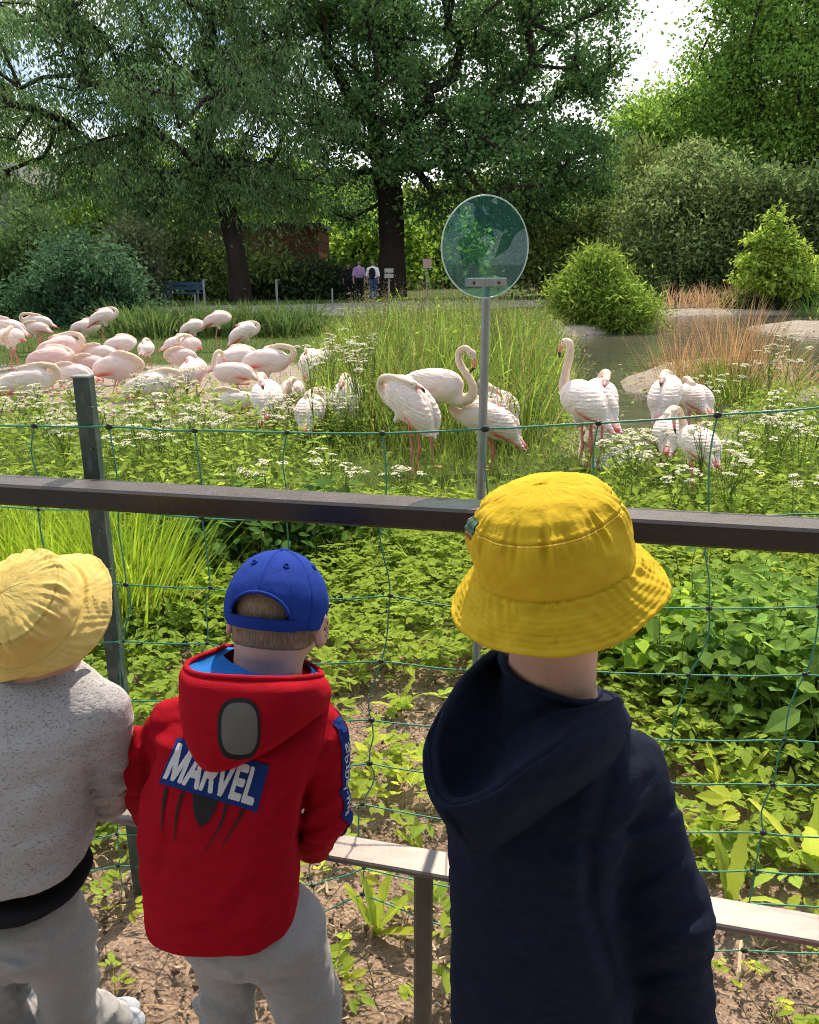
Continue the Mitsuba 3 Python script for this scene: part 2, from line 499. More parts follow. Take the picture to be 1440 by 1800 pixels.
scene['earth'] = dict(type='bumpmap', tex=mikit.proc(lambda p, n, uv: 0.012 * mikit.fbm(p.x * 35, p.y * 35, 0, 4) + 0.006 * mikit.noise(p.x * 190, p.y * 190, 0), 2e-3), scale=1.0,
                      bsdf=dict(type='twosided', bsdf=dict(type='principled', base_color=mikit.proc(earth), roughness=0.9, specular=0.2)))
scene['water'] = dict(type='bumpmap', tex=mikit.proc(lambda p, n, uv: 0.007 * mikit.fbm(p.x * 4, p.y * 9, 0, 4), 8e-3), scale=1.0,
                      bsdf=dict(type='plastic', diffuse_reflectance=mikit.proc(lambda p, n, uv: mikit.mix((0.045, 0.05, 0.038), (0.115, 0.112, 0.09), mikit.fbm(p.x * .8, p.y * .5, 0, 4))), int_ior=1.33))
build_ground()

# path far behind the lawn
pp = np.array([gnd(x, y)[:2] for x, y in [(150, 553), (330, 549), (500, 556), (650, 556), (760, 548), (900, 541), (1060, 537)]])
qq = np.array([gnd(x, y)[:2] for x, y in [(150, 541), (330, 538), (500, 537), (650, 532), (760, 529), (900, 528), (1060, 528)]])
pa, qa = spline(pp, 60), spline(qq, 60)
V = np.stack([pa, (pa * 2 + qa) / 3, (pa + 2 * qa) / 3, qa], 1).reshape(-1, 2)
scene['path_gravel'] = dict(type='twosided', bsdf=dict(type='diffuse', reflectance=mikit.proc(lambda p, n, uv: mikit.mix((0.26, 0.25, 0.23), (0.36, 0.34, 0.31), mikit.fbm(p.x * 5, p.y * 5, 0, 4)))))
obj('path', (np.c_[V, land(V) + 0.02], grid_faces(60, 4)), 'path_gravel', smooth=True, kind='structure')

# ------------------------------------------------------------------ leaves, trees and bushes, buildings behind
def leafy(name, dt=1.1, rough=0.55, spec=0.3):
    scene[name] = dict(type='principledthin', base_color=VC, roughness=rough, diff_trans=dt, eta=1.4, spec_tint=0.0)


leafy('leaf'); leafy('blade', 0.8)
simple('petal', VC, 0.9, spec=0.1)
simple('stalk', VC, 0.8, spec=0.2)
scene['bark'] = dict(type='bumpmap', tex=mikit.proc(lambda p, n, uv: 0.05 * mikit.fbm(p.x * 9, p.y * 9, p.z * 2.2, 3), 0.02), scale=1.0, bsdf=dict(type='twosided', bsdf=dict(type='principled', roughness=0.95, specular=0.1,
    base_color=mikit.proc(lambda p, n, uv: mikit.mix((0.018, 0.015, 0.013), (0.045, 0.038, 0.031), mikit.fbm(p.x * 6, p.y * 6, p.z * 1.5, 3))))))

DIAMOND = (np.array([[0, 0, 0], [.42, .5, .10], [1, 0, 0], [.42, -.5, .10]]), np.array([[0, 2, 1], [0, 3, 2]]))
OVATE = (np.array([[0, 0, 0], [.22, .40, .08], [.52, .46, .09], [1, 0, -.10], [.52, -.46, .09], [.22, -.40, .08], [.40, 0, 0]]), np.array([[0, 6, 1], [1, 6, 2], [2, 6, 3], [3, 6, 4], [4, 6, 5], [5, 6, 0]]))
_e = [(0.0, .04), (.13, .30), (.20, .27), (.33, .46), (.40, .40), (.54, .44), (.60, .35), (.74, .28), (.80, .20), (.9, .11), (1.0, 0)]
TOOTHED = (np.array([[x, w, .22 * w - .10 * x * x] for x, w in _e] + [[x, -w, .22 * w - .10 * x * x] for x, w in _e[:-1]] + [[.3, 0, -.01], [.6, 0, -.04]]),
           None)


def _toothed():
    v = TOOTHED[0]; n = len(_e); f = []
    mid = lambda x: n + n - 1 if x < .45 else n + n
    for s, off in ((1, 0), (-1, n)):
        idx = [off + i for i in range(n)] if s == 1 else [n + i for i in range(n - 1)] + [n - 1]
        for a, b in zip(idx[:-1], idx[1:]):
            m = mid((v[a, 0] + v[b, 0]) / 2)
            f.append([a, m, b] if s == 1 else [a, b, m])
        f.append([idx[4], 2 * n - 1, 2 * n] if s == 1 else [idx[4], 2 * n, 2 * n - 1])
    return v, np.array(f)


TOOTHED = _toothed()


def place(tpl, o, x, nrm, L, W, C):
    """copies of a leaf: at o, pointing along x, facing nrm, L long, W wide, coloured C"""
    v, f = tpl
    x = unit(x)
    y = unit(np.cross(nrm, x)); z = np.cross(x, y)
    L, W = np.broadcast_to(L, (len(o),)), np.broadcast_to(W, (len(o),))
    P = o[:, None] + v[None, :, 0:1] * (L[:, None, None] * x[:, None]) + v[None, :, 1:2] * (W[:, None, None] * y[:, None]) + v[None, :, 2:3] * (W[:, None, None] * z[:, None])
    Fc = (f[None] + (np.arange(len(o)) * len(v))[:, None, None]).reshape(-1, 3)
    return P.reshape(-1, 3), Fc, np.repeat(np.broadcast_to(C, (len(o), 3)), len(v), 0)


def rdir(r, n):
    return unit(r.normal(size=(n, 3)))


def shades(r, n, base, var=0.22, warm=0.25):
    """natural differences between leaves: some darker, some yellower"""
    k = np.exp(r.normal(0, var, (n, 1)))
    w = r.uniform(0, warm, (n, 1))
    return np.clip(np.array(base) * k * (1 + w * A(1.3, .55, -.3)), 0.003, 0.8)


def frusta(a, b, ra, rb, n=5):
    """open tapered tubes from a to b (many at once)"""
    t = unit(b - a)
    u = unit(np.cross(t, np.where(np.abs(t[:, 2:3]) < .9, A(0, 0, 1), A(1, 0, 0))))
    w = np.cross(t, u)
    an = np.arange(n) / n * 2 * np.pi
    ring = np.cos(an)[None, :, None] * u[:, None] + np.sin(an)[None, :, None] * w[:, None]
    V = np.concatenate([a[:, None] + ra[:, None, None] * ring, b[:, None] + rb[:, None, None] * ring], 1)
    f = np.array([[j, (j + 1) % n, n + (j + 1) % n] for j in range(n)] + [[j, n + (j + 1) % n, n + j] for j in range(n)])
    return V.reshape(-1, 3), (f[None] + (np.arange(len(a)) * 2 * n)[:, None, None]).reshape(-1, 3)


def skeleton(trunk, pts, r, minz=0.0):
    """limbs that grow from the trunk's top to every point; returns (from, to, radius) per piece"""
    nodes = [np.array(p) for p in trunk]
    parent = [-1] + list(range(len(trunk) - 1))
    top = nodes[-1]
    order = np.argsort(np.linalg.norm(pts - top, axis=1))
    pos = np.array(nodes)
    start = len(nodes) - 2
    for i in order:
        p = pts[i]
        d = np.linalg.norm(pos - p, axis=1)
        dt = np.linalg.norm(pos - top, axis=1)
        cost = d + 0.25 * dt
        cost[:start] += 1e3
        j = int(np.argmin(cost))
        seg = max(1, int(d[j] / 1.1))
        q0 = pos[j]
        for s in range(1, seg + 1):
            q = q0 + (p - q0) * s / seg
            if s < seg: q = q + r.normal(0, 0.10, 3) + A(0, 0, -0.06 * math.sin(math.pi * s / seg))
            parent.append(j if s == 1 else len(pos) - 1)
            pos = np.vstack([pos, q])
    n = len(pos)
    w = np.zeros(n)
    child = np.bincount([p for p in parent if p >= 0], minlength=n)
    w[child == 0] = 1
    for i in range(n - 1, 0, -1): w[parent[i]] += w[i]
    return pos, np.array(parent), w


def blob_points(r, blobs, n, shell=0.45, power=0.72):
    vol = np.array([b[3] * b[4] * b[5] for b in blobs]) ** power
    k = r.choice(len(blobs), n, p=vol / vol.sum())
    B = np.array(blobs)[k]
    rad = r.uniform(shell ** 3, 1, n) ** (1 / 3)
    return B[:, :3] + rdir(r, n) * rad[:, None] * B[:, 3:6], k


def tree(name, label, base, trunk, blobs, seed, n, per, L, W, col, tr=0.4, spread=0.55, droop=0.0, group=None, up=0.55, minz=None, mat='leaf', var=0.22, warm=0.25, flat=0.7, limbs=True, shell=0.45, power=0.72):
    """trunk: heights and offsets of its points; blobs: ellipsoids (x, y, z, rx, ry, rz) of the crown, all in metres"""
    r = np.random.default_rng(seed)
    k = thing(name, label, 'bush' if name in ('bush', 'shrub', 'hedge') else 'tree', group)
    g = float(land(np.array([base]))[0])
    tp = np.array([[base[0] + a, base[1] + b, g + z] for a, b, z in trunk])
    tp[0, 2] -= 0.4
    pts, _ = blob_points(r, blobs, n, shell, power)
    gaps = meshkit.fbm(pts * 0.33, 2, seed)
    pts = pts[gaps > np.quantile(gaps, 0.12)]
    if minz is not None: pts = pts[pts[:, 2] > minz]
    if limbs:
        pos, par, w = skeleton(tp, pts, r)
        e = np.arange(1, len(pos))
        rad = tr * (w / w[0]) ** 0.46
        rad = np.maximum(rad, 0.012)
        flare = np.ones(len(pos)); flare[0] = 1.35
        V, Fc = frusta(pos[par[e]], pos[e], np.minimum(rad[par[e]], rad[e] * 1.5) * flare[par[e]], rad[e], 7)
        obj('trunk', (V, Fc), 'bark', k, smooth=False)
    N = len(pts) * per
    c = np.repeat(pts, per, 0)
    cs = np.repeat(r.uniform(0.6, 1.25, len(pts)), per)[:, None]
    off = r.normal(size=(N, 3)) * spread * cs * A(1, 1, flat)
    if droop:
        off[:, 2] = off[:, 2] * .5 - np.abs(r.normal(0, 1, N)) * droop * (0.35 + np.linalg.norm(off[:, :2], axis=1))
    o = c + off
    x = unit(rdir(r, N) + unit(off) * 0.4 + A(0, 0, -0.25 - 1.6 * droop))
    nrm = unit(rdir(r, N) * 0.8 + A(0, 0, up))
    s = r.uniform(0.65, 1.3, N)
    tone = np.repeat(np.exp(r.normal(0, 0.12, (len(pts), 1))), per, 0)
    P, Fc, C = place(DIAMOND, o, x, nrm, L * s, W * s, shades(r, N, col, var, warm) * tone)
    obj('crown', (P, Fc), mat, k, color=C, kind='stuff')
    return k


def px_blob(px, py, Y, rpx, rpy, ry):
    """an ellipsoid of the crown from where it stands in the photograph"""
    p = at(px, py, Y)
    s = sc_(py, Y)
    return (p[0], p[1], p[2], rpx * s, ry, rpy * s)


def gx(px, Y):
    return float(at(px, 520, Y)[0])


def sc_(py, Y):
    """metres per photograph pixel at that row and distance"""
    return Y / ray(720, py)[1] / F


def woods():
    DK, MID, GREY, LIT = (.100, .205, .082), (.16, .31, .075), (.135, .245, .115), (.22, .38, .08)
    # the great tree in the middle
    Y = 40
    tree('tree', 'huge dark spreading tree with a thick black trunk in the middle', (gx(688, Y), Y), [(0, 0, 0), (0.05, 0, 2.2), (0, 0, 4.4), (-.3, 0, 5.6)],
         [px_blob(560, 120, Y, 200, 150, 4.5), px_blob(760, 60, Y - 1, 230, 190, 5.5), px_blob(930, 130, Y, 175, 170, 4.5), px_blob(860, 290, Y - 2, 190, 110, 4), px_blob(640, 270, Y - 1, 130, 80, 4), px_blob(1010, 300, Y - 1, 85, 95, 3), px_blob(720, -150, Y, 260, 180, 6),
          px_blob(560, -60, Y, 120, 120, 4), px_blob(930, 370, Y + 1, 130, 50, 3), px_blob(1000, 30, Y, 95, 130, 3.5), px_blob(620, 350, Y + 1, 60, 40, 2.5)], 5, 640, 175, .20, .125, DK, tr=.60, spread=.50, shell=.3)
    # left, drooping
    Y = 35
    tree('tree', 'feathery grey green tree with drooping twigs and a leaning dark trunk on the left', (gx(425, Y), Y), [(0, 0, 0), (-.1, 0, 1.8), (-.35, 0, 3.6), (-.9, 0, 5.4)],
         [px_blob(120, 130, Y, 190, 150, 4.5), px_blob(330, 170, Y - 1, 190, 150, 4.5), px_blob(480, 230, Y, 140, 130, 4), px_blob(230, 290, Y, 160, 80, 3.5), px_blob(40, 260, Y + 1, 130, 110, 3.5), px_blob(300, 30, Y, 240, 120, 5), px_blob(450, 340, Y + 1, 120, 65, 3), px_blob(300, 360, Y + 1, 110, 45, 2.5), px_blob(-120, 120, Y, 160, 200, 4), px_blob(340, -150, Y, 250, 140, 5)],
         6, 740, 150, .22, .07, GREY, tr=.40, spread=.46, droop=.5, shell=.3)
    # right hand group
    Y = 44
    tree('tree', 'tall bright green leafy tree on the right edge beyond the pond', (gx(1340, Y), Y), [(0, 0, 0), (.1, 0, 3), (0, 0, 6)],
         [px_blob(1300, 60, Y, 80, 90, 3.5), px_blob(1390, 20, Y + 1, 120, 130, 4.5), px_blob(1260, 170, Y, 75, 75, 3), px_blob(1370, 190, Y - 1, 120, 90, 4), px_blob(1300, 290, Y - 1, 90, 70, 3), px_blob(1480, 150, Y, 110, 190, 4), px_blob(1400, 330, Y, 110, 60, 3), px_blob(1420, -130, Y, 140, 120, 5)],
         7, 560, 170, .215, .13, MID, tr=.45, spread=.6, warm=.35, shell=.35)
    Y = 62
    tree('tree', 'sunlit yellow green tree far behind, below the gap of open sky', (gx(1150, Y), Y), [(0, 0, 0), (0, 0, 3), (.1, 0, 6)],
         [px_blob(1140, 230, Y, 55, 70, 3), px_blob(1180, 260, Y, 70, 110, 3.5), px_blob(1120, 320, Y - 1, 60, 80, 3), px_blob(1230, 230, Y, 50, 80, 3)], 8, 300, 110, .36, .22, LIT, tr=.35, spread=.7)
    Y = 52
    tree('tree', 'weeping pale green tree hanging over the bank right of the great tree', (gx(1140, Y), Y), [(0, 0, 0), (0, 0, 2.5), (.1, 0, 5)],
         [px_blob(1120, 300, Y, 45, 75, 2.5), px_blob(1170, 330, Y, 55, 70, 2.5), px_blob(1130, 390, Y, 60, 50, 2.5)], 9, 190, 130, .30, .10, (.15, .23, .08), tr=.25, spread=.6, droop=.9)
    Y = 36
    tree('bush', 'big grey green willow bush on the far bank', (gx(1185, Y), Y), [(0, 0, 0), (0, 0, .9), (0, 0, 1.6)],
         [px_blob(1180, 400, Y, 95, 75, 2.5), px_blob(1260, 420, Y + .5, 90, 75, 2.5), px_blob(1240, 340, Y, 75, 60, 2), px_blob(1130, 450, Y, 70, 60, 2), px_blob(1300, 470, Y, 80, 50, 2), px_blob(1160, 345, Y + .5, 40, 45, 1.5), px_blob(1215, 300, Y + 1, 40, 50, 1.5), px_blob(1290, 370, Y - .5, 40, 40, 1.4)], 10, 330, 130, .22, .085, (.19, .29, .125), tr=.16, spread=.42, shell=.25)
    Y = 34
    tree('bush', 'dark broad leaved bush at the right edge behind the yellow green sapling', (gx(1400, Y), Y), [(0, 0, 0), (0, 0, .9), (0, 0, 1.6)],
         [px_blob(1400, 340, Y, 75, 70, 2), px_blob(1450, 420, Y, 80, 90, 2), px_blob(1340, 440, Y + 1, 70, 60, 2)], 11, 230, 110, .22, .13, (.135, .22, .09), tr=.16, spread=.42)
    Y = 28
    tree('sapling', 'yellow green young tree in tiers of leaves by the far pond bank', (gx(1368, Y), Y), [(0, 0, 0), (0, 0, 1.2), (.03, 0, 2.2), (0, 0, 2.9)],
         [px_blob(x, y, Y, w, h, w / 45) for x, y, w, h in [(1362, 372, 8, 16), (1360, 390, 16, 12), (1366, 405, 24, 10), (1352, 420, 32, 10), (1376, 434, 38, 11), (1344, 448, 44, 10), (1388, 460, 48, 11), (1330, 466, 40, 9), (1366, 480, 60, 12), (1400, 490, 50, 12), (1335, 494, 44, 10), (1370, 505, 56, 12)]], 12, 300, 34, .16, .105, (.30, .45, .09), tr=.05, spread=.17, warm=.2, flat=.4, up=1.3, power=.35)
    Y = 29
    tree('bush', 'low dark green bush at the foot of the yellow green sapling', (gx(1380, Y), Y), [(0, 0, 0), (0, 0, .2), (0, 0, .5)],
         [px_blob(1370, 525, Y, 50, 18, .9), px_blob(1420, 522, Y, 40, 22, .8), px_blob(1320, 530, Y, 40, 12, .8)], 15, 150, 80, .16, .07, (.10, .19, .06), tr=.05, spread=.2)
    Y = 40
    tree('bush', 'dark understorey bush below the great tree right of the glass disc', (gx(990, Y), Y), [(0, 0, 0), (0, 0, .8), (0, 0, 1.4)],
         [px_blob(960, 450, Y, 85, 50, 2), px_blob(1050, 430, Y + 1, 70, 60, 2), px_blob(1010, 480, Y - 1, 80, 35, 1.8)], 13, 230, 100, .24, .14, (.15, .23, .07), tr=.14, spread=.45)
    Y = 20.6
    tree('shrub', 'rounded shrub, yellow green above and dark below, on the pond islet', (gx(1065, Y), Y), [(0, 0, 0), (0, 0, .3), (0, 0, .6)],
         [px_blob(1075, 532, Y, 66, 44, .95), px_blob(1030, 520, Y, 46, 40, .7), px_blob(1045, 462, Y, 20, 16, .35), px_blob(1100, 478, Y, 28, 16, .4), px_blob(1085, 555, Y - .2, 52, 24, .8), px_blob(1010, 515, Y, 26, 26, .5), px_blob(1060, 468, Y, 26, 18, .4), px_blob(1110, 500, Y, 26, 30, .5)], 14, 420, 75, .17, .04, (.17, .29, .06), tr=.07, spread=.24, up=.3, warm=.35, shell=.2)
    # dark bushes on the left
    for i, (Y, lab, bl, col) in enumerate([
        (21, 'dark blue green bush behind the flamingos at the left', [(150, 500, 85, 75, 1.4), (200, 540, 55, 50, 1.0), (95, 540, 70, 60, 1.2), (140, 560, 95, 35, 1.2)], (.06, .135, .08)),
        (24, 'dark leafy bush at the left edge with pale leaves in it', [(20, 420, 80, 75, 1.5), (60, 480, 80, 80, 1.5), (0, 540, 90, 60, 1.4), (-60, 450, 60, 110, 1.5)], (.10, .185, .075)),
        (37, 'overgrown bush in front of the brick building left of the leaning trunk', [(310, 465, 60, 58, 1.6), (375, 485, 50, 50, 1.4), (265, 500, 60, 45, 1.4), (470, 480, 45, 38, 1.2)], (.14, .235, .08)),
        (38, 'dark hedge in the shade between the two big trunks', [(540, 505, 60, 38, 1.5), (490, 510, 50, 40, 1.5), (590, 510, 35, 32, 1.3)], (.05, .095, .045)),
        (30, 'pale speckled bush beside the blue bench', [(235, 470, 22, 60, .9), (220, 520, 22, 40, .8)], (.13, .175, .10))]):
        x = sum(b[0] for b in bl) / len(bl)
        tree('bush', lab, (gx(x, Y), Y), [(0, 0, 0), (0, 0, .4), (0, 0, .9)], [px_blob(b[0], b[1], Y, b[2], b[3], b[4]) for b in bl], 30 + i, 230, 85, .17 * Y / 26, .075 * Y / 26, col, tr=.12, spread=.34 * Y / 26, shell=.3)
    # sunlit trees beyond
    far = [(-60, 330, 60, 'sunlit tree far behind at the left edge'), (150, 360, 66, 'bright yellow green tree seen through the gap above the brick building'), (330, 300, 72, 'pale green far tree behind the leaning tree'),
           (520, 360, 64, 'sunlit far tree right of the brick building'), (660, 400, 54, 'glowing yellow green bush right behind the people on the path'), (770, 410, 58, 'bright bush just right of the great trunk'), (900, 330, 70, 'far tree behind the glass disc'), (1060, 330, 74, 'far tree left of the gap of open sky'),
           (1330, 280, 70, 'far tree behind the tall right hand tree'), (1500, 300, 66, 'far tree past the right edge')]
    for i, (px, py, Y, lab) in enumerate(far):
        b = [px_blob(px, py, Y, 110, 95, 4), px_blob(px + 60, py + 60, Y, 90, 90, 4), px_blob(px - 60, py + 70, Y + 1, 90, 80, 4), px_blob(px, py + 140, Y, 110, 50, 4)]
        if 600 < px < 800: b = [px_blob(px, py + 30, Y, 65, 65, 3), px_blob(px + 20, py + 90, Y, 70, 50, 3)]
        if px == 1060: b = [px_blob(px, py + 40, Y, 80, 70, 3), px_blob(px, py + 120, Y, 100, 60, 3)]
        tree('tree', lab, (gx(px, Y), Y), [(0, 0, 0), (0, 0, 2.2), (.1, 0, 4.2)], b, 50 + i, 210, 90, .42, .26, (.20, .35, .065) if i not in (6, 7, 8) else (.14, .23, .05), tr=.3, spread=.8, warm=.3)
    # far wood that closes the view
    r = np.random.default_rng(77)
    n = 60000
    x = r.uniform(-95, 95, n); Yy = r.uniform(92, 104, n)
    top = 7 + 9 * meshkit.fbm(np.c_[x * .06, 0 * x, 0 * x], 3, 4)
    o = np.c_[x, Yy, top * r.uniform(0, 1, n) ** .7]
    P, Fc, C = place(DIAMOND, o, rdir(r, n), unit(rdir(r, n) + A(0, -.3, .6)), r.uniform(.6, 1.2, n), r.uniform(.4, .7, n), shades(r, n, (.13, .21, .05)))
    obj('far_woods', (P, Fc), 'leaf', color=C, kind='stuff', label='far wood closing the view behind the park')
    tag('far_woods', None, 'wood')
    # unseen trees added behind the camera to cut sky light on the children
    for i, (x, y, w_) in enumerate([(-7.5, -8, 'left'), (1, -10.5, 'middle'), (9, -8.5, 'right')]):
        tree('tree', f'{w_} unseen tree added behind the camera to block sky light', (x, y), [(0, 0, 0), (0, 0, 2), (0, 0, 3.6)],
             [(x, y, 7.5, 5, 4, 4), (x + 2, y, 5, 4, 3.5, 2.6), (x - 2, y + .5, 5.5, 4, 3.5, 2.8)], 90 + i, 260, 40, .62, .42, DK, tr=.35, spread=.9, group='unseen trees added to block sky light')


woods()


def brick(p, n, uv):
    row = dr.floor(p.z / 0.075)
    u = p.x / 0.24 + 0.5 * (row - 2 * dr.floor(row / 2))
    fu, fv = u - dr.floor(u), p.z / 0.075 - row
    joint = dr.maximum(mikit.smoothstep(0.94, 0.99, fu), mikit.smoothstep(0.84, 0.95, fv))
    c = mikit.mix((0.10, 0.045, 0.032), (0.17, 0.085, 0.06), mikit.cell_rand(dr.floor(u), row, 0))
    return mikit.mix(c, (0.14, 0.13, 0.115), joint * 0.8)


scene['brickwork'] = dict(type='twosided', bsdf=dict(type='diffuse', reflectance=mikit.proc(brick)))
simple('roof_felt', (0.03, 0.03, 0.033), 0.8)
simple('concrete', mikit.proc(lambda p, n, uv: mikit.mix((0.34, 0.34, 0.33), (0.46, 0.46, 0.44), mikit.fbm(p.x * 2, p.y * 2, p.z * 3, 3))), 0.9)
simple('window_dark', (0.02, 0.025, 0.03), 0.15)
simple('bench_blue', (0.018, 0.05, 0.105), 0.5)
simple('grey_paint', (0.20, 0.215, 0.22), 0.5)
simple('sign_white', (0.30, 0.29, 0.28), 0.6)
simple('sign_pink', (0.34, 0.23, 0.21), 0.6)


def box(x0, x1, y0, y1, z0, z1):
    return trimesh.creation.box(bounds=[[x0, y0, z0], [x1, y1, z1]])


def background_things():
    Y = 44
    x0, x1 = gx(205, Y), gx(562, Y)
    zt = float(at(400, 394, Y)[2])
    k = thing('brick_building', 'low flat roofed brick building half hidden behind the leaning tree', 'building')
    obj('wall', box(x0, x1, Y, Y + 6, -.3, zt - .12), 'brickwork', k)
    obj('roof', box(x0 - .2, x1 + .2, Y - .2, Y + 6.2, zt - .115, zt + .05), 'roof_felt', k)
    obj('corner_pier', box(x1 - .36, x1 + .03, Y - .05, Y + .3, -.3, zt - .12), 'brickwork', k)
    Y = 50
    x0, x1 = gx(-160, Y), gx(72, Y)
    za, zb = float(at(0, 330, Y)[2]), float(at(0, 286, Y)[2])
    k = thing('pavilion', 'pale concrete pavilion with a flat overhanging slab at the left edge', 'building')
    obj('wall', box(x0, x1 - 1.2, Y + .6, Y + 5, -.3, za), 'concrete', k)
    obj('roof', box(x0 - .3, x1, Y - .3, Y + 5.5, za + .004, za + .28), 'roof_felt', k)
    obj('parapet', box(x0, x1 - .3, Y, Y + 5.2, za + .284, zb), 'concrete', k)
    for i in range(3):
        a = x0 + 1 + i * 2.2
        obj('window', box(a, a + 1.5, Y + .57, Y + .64, za - 2.2, za - .5), 'window_dark', k)
    # bench
    Y = 30
    a, b = at(228, 520, Y), at(352, 520, Y)
    g = float(land(a[None, :2])[0])
    k = thing('bench', 'long dark blue bench in the shade under the leaning tree', 'bench')
    for i in range(3): obj('seat_slat', box(a[0], b[0], Y + .13 * i, Y + .115 + .13 * i, g + .44, g + .475), 'bench_blue', k)
    for i in range(2): obj('back_slat', box(a[0], b[0], Y + .42 + .02 * i, Y + .45 + .02 * i, g + .56 + .16 * i, g + .68 + .16 * i), 'bench_blue', k)
    for x in np.linspace(a[0] + .2, b[0] - .2, 3):
        obj('leg', box(x - .03, x + .03, Y + .02, Y + .07, g - .1, g + .438), 'grey_paint', k)
        obj('leg', box(x - .03, x + .03, Y + .46, Y + .51, g - .1, g + .84), 'grey_paint', k)
    # posts along the path
    for px, pt, pb, lab in [(361, 492, 545, 'pale grey post with a small top plate left of the leaning trunk'), (488, 492, 545, 'pale grey post with a small top plate between the trunks'), (585, 507, 545, 'short thin grey stake at the path edge'),
                            (684, 478, 534, 'grey post with a small white notice left of the great trunk'), (750, 462, 530, 'grey post with a pale pink notice right of the great trunk')]:
        Y = float(CAMZ / (-ray(px, pb)[2] / ray(px, pb)[1]))
        p, t = at(px, pb, Y), at(px, pt, Y)
        k = thing('path_post', lab, 'post')
        obj('shaft', tube([[p[0], Y, -.2], [p[0], Y, t[2]]], .035 if px != 585 else .025, 8), 'grey_paint', k, smooth=40)
        if px in (361, 488): obj('top_plate', bar(t - A(.07, 0, 0), t + A(.07, 0, 0), .06, .025), 'grey_paint', k)
        if px == 684:
            for j in range(2): obj('notice', box(t[0] - .17, t[0] + .17, Y - .06, Y - .04, t[2] - .02 - .2 * j, t[2] + .13 - .2 * j), 'sign_white', k)
        if px == 750: obj('notice', box(t[0] - .15, t[0] + .2, Y - .06, Y - .035, t[2] - .2, t[2] + .16), 'sign_pink', k)
    # low rail along the path with thin bars
    # strollers on the path
    def walker(px, py_top, py_feet, Y, shirt, legs, label, pack=False, hairc='hair_brown'):
        f, t = at(px, py_feet, Y), at(px, py_top, Y)
        H = t[2] - f[2]
        s = H / 1.72
        g = f[2]
        k = key_for('person'); labels[k] = dict(label=label, category='person')
        P0 = lambda x, y, z: A(f[0] + x * s, Y + y * s, g + z * s)
        R = frame(0, 5)
        hd = P0(0, .02, 1.60)
        def bodyf(P):
            d = head_sdf(P, hd, R, s * 1.02)
            d = smin(d, cone(P, P0(0, 0, 1.36), P0(0, .01, 1.52), .055 * s, .055 * s), .03)
            d = smin(d, chain(P, [P0(0, 0, .95), P0(0, 0, 1.35)], [.10 * s, .10 * s], .05), .05)
            for q in (-1, 1):
                d = smin(d, chain(P, [P0(q * .19, 0, 1.38), P0(q * .24, -.02, 1.12), P0(q * .23, .06, .88), P0(q * .23, .07, .80)], [.05 * s, .042 * s, .034 * s, .04 * s], .02), .02)
                d = smin(d, chain(P, [P0(q * .09, 0, .92), P0(q * .10, .06 * q, .5), P0(q * .10, -.05 * q, .06), P0(q * .10, .12 - .05 * q, .03)], [.08 * s, .055 * s, .04 * s, .035 * s], .02), .02)
            return d
        lo, hi = box_of([P0(-.28, -.2, 0), P0(.28, .25, 1.75)], .06)
        scene[k] = mikit.ply(iso(bodyf, lo, hi, .022), 'skin', smooth=True)
        sh = lambda P: smin(smin(ell(P, P0(0, 0, 1.20), A(.20, .13, .30) * s), ell(P, P0(0, 0, 1.38), A(.21, .10, .10) * s), .05), np.minimum(*[chain(P, [P0(q * .18, 0, 1.38), P0(q * .245, -.02, 1.12)], [.075 * s, .065 * s], .02) for q in (-1, 1)]), .03)
        obj('shirt', iso(sh, lo, hi, .022), shirt, k, smooth=True)
        tr = lambda P: smin(np.minimum(*[chain(P, [P0(q * .095, 0, .92), P0(q * .10, .06 * q, .5), P0(q * .10, -.05 * q, .09)], [.105 * s, .08 * s, .062 * s], .02) for q in (-1, 1)]), ell(P, P0(0, 0, .94), A(.18, .13, .13) * s), .04)
        obj('trousers', iso(tr, lo, hi, .022), legs, k, smooth=True)
        obj('hair', iso(lambda P: smax(head_sdf(P, hd, R, s * 1.02, False) - .012, ((P - hd) @ R) @ unit(A(0, .75, -.65)) - .03, .01), hd - .2, hd + .2, .018), hairc, k, smooth=True)
        if pack: obj('backpack', iso(lambda P: ell(P, P0(-.02, -.15, 1.20), A(.15, .09, .24) * s), P0(-.25, -.3, .9), P0(.25, .05, 1.5), .022), 'black_rib', k, smooth=True)
    walker(613, 464, 528, 36.5, 'black_rib', 'black_rib', 'stroller in dark clothes half lost in the shade beside the hedge')
    walker(632, 458, 531, 34.5, 'mauve_shirt', 'black_rib', 'stroller in a mauve top and dark trousers on the far path')
    walker(656, 458, 532, 34.0, 'white_shirt', 'jeans', 'stroller in a white shirt with a black backpack on the far path', True)


cloth('mauve_shirt', (.30, .20, .36)); cloth('white_shirt', (.66, .66, .70)); cloth('jeans', (.03, .055, .14))
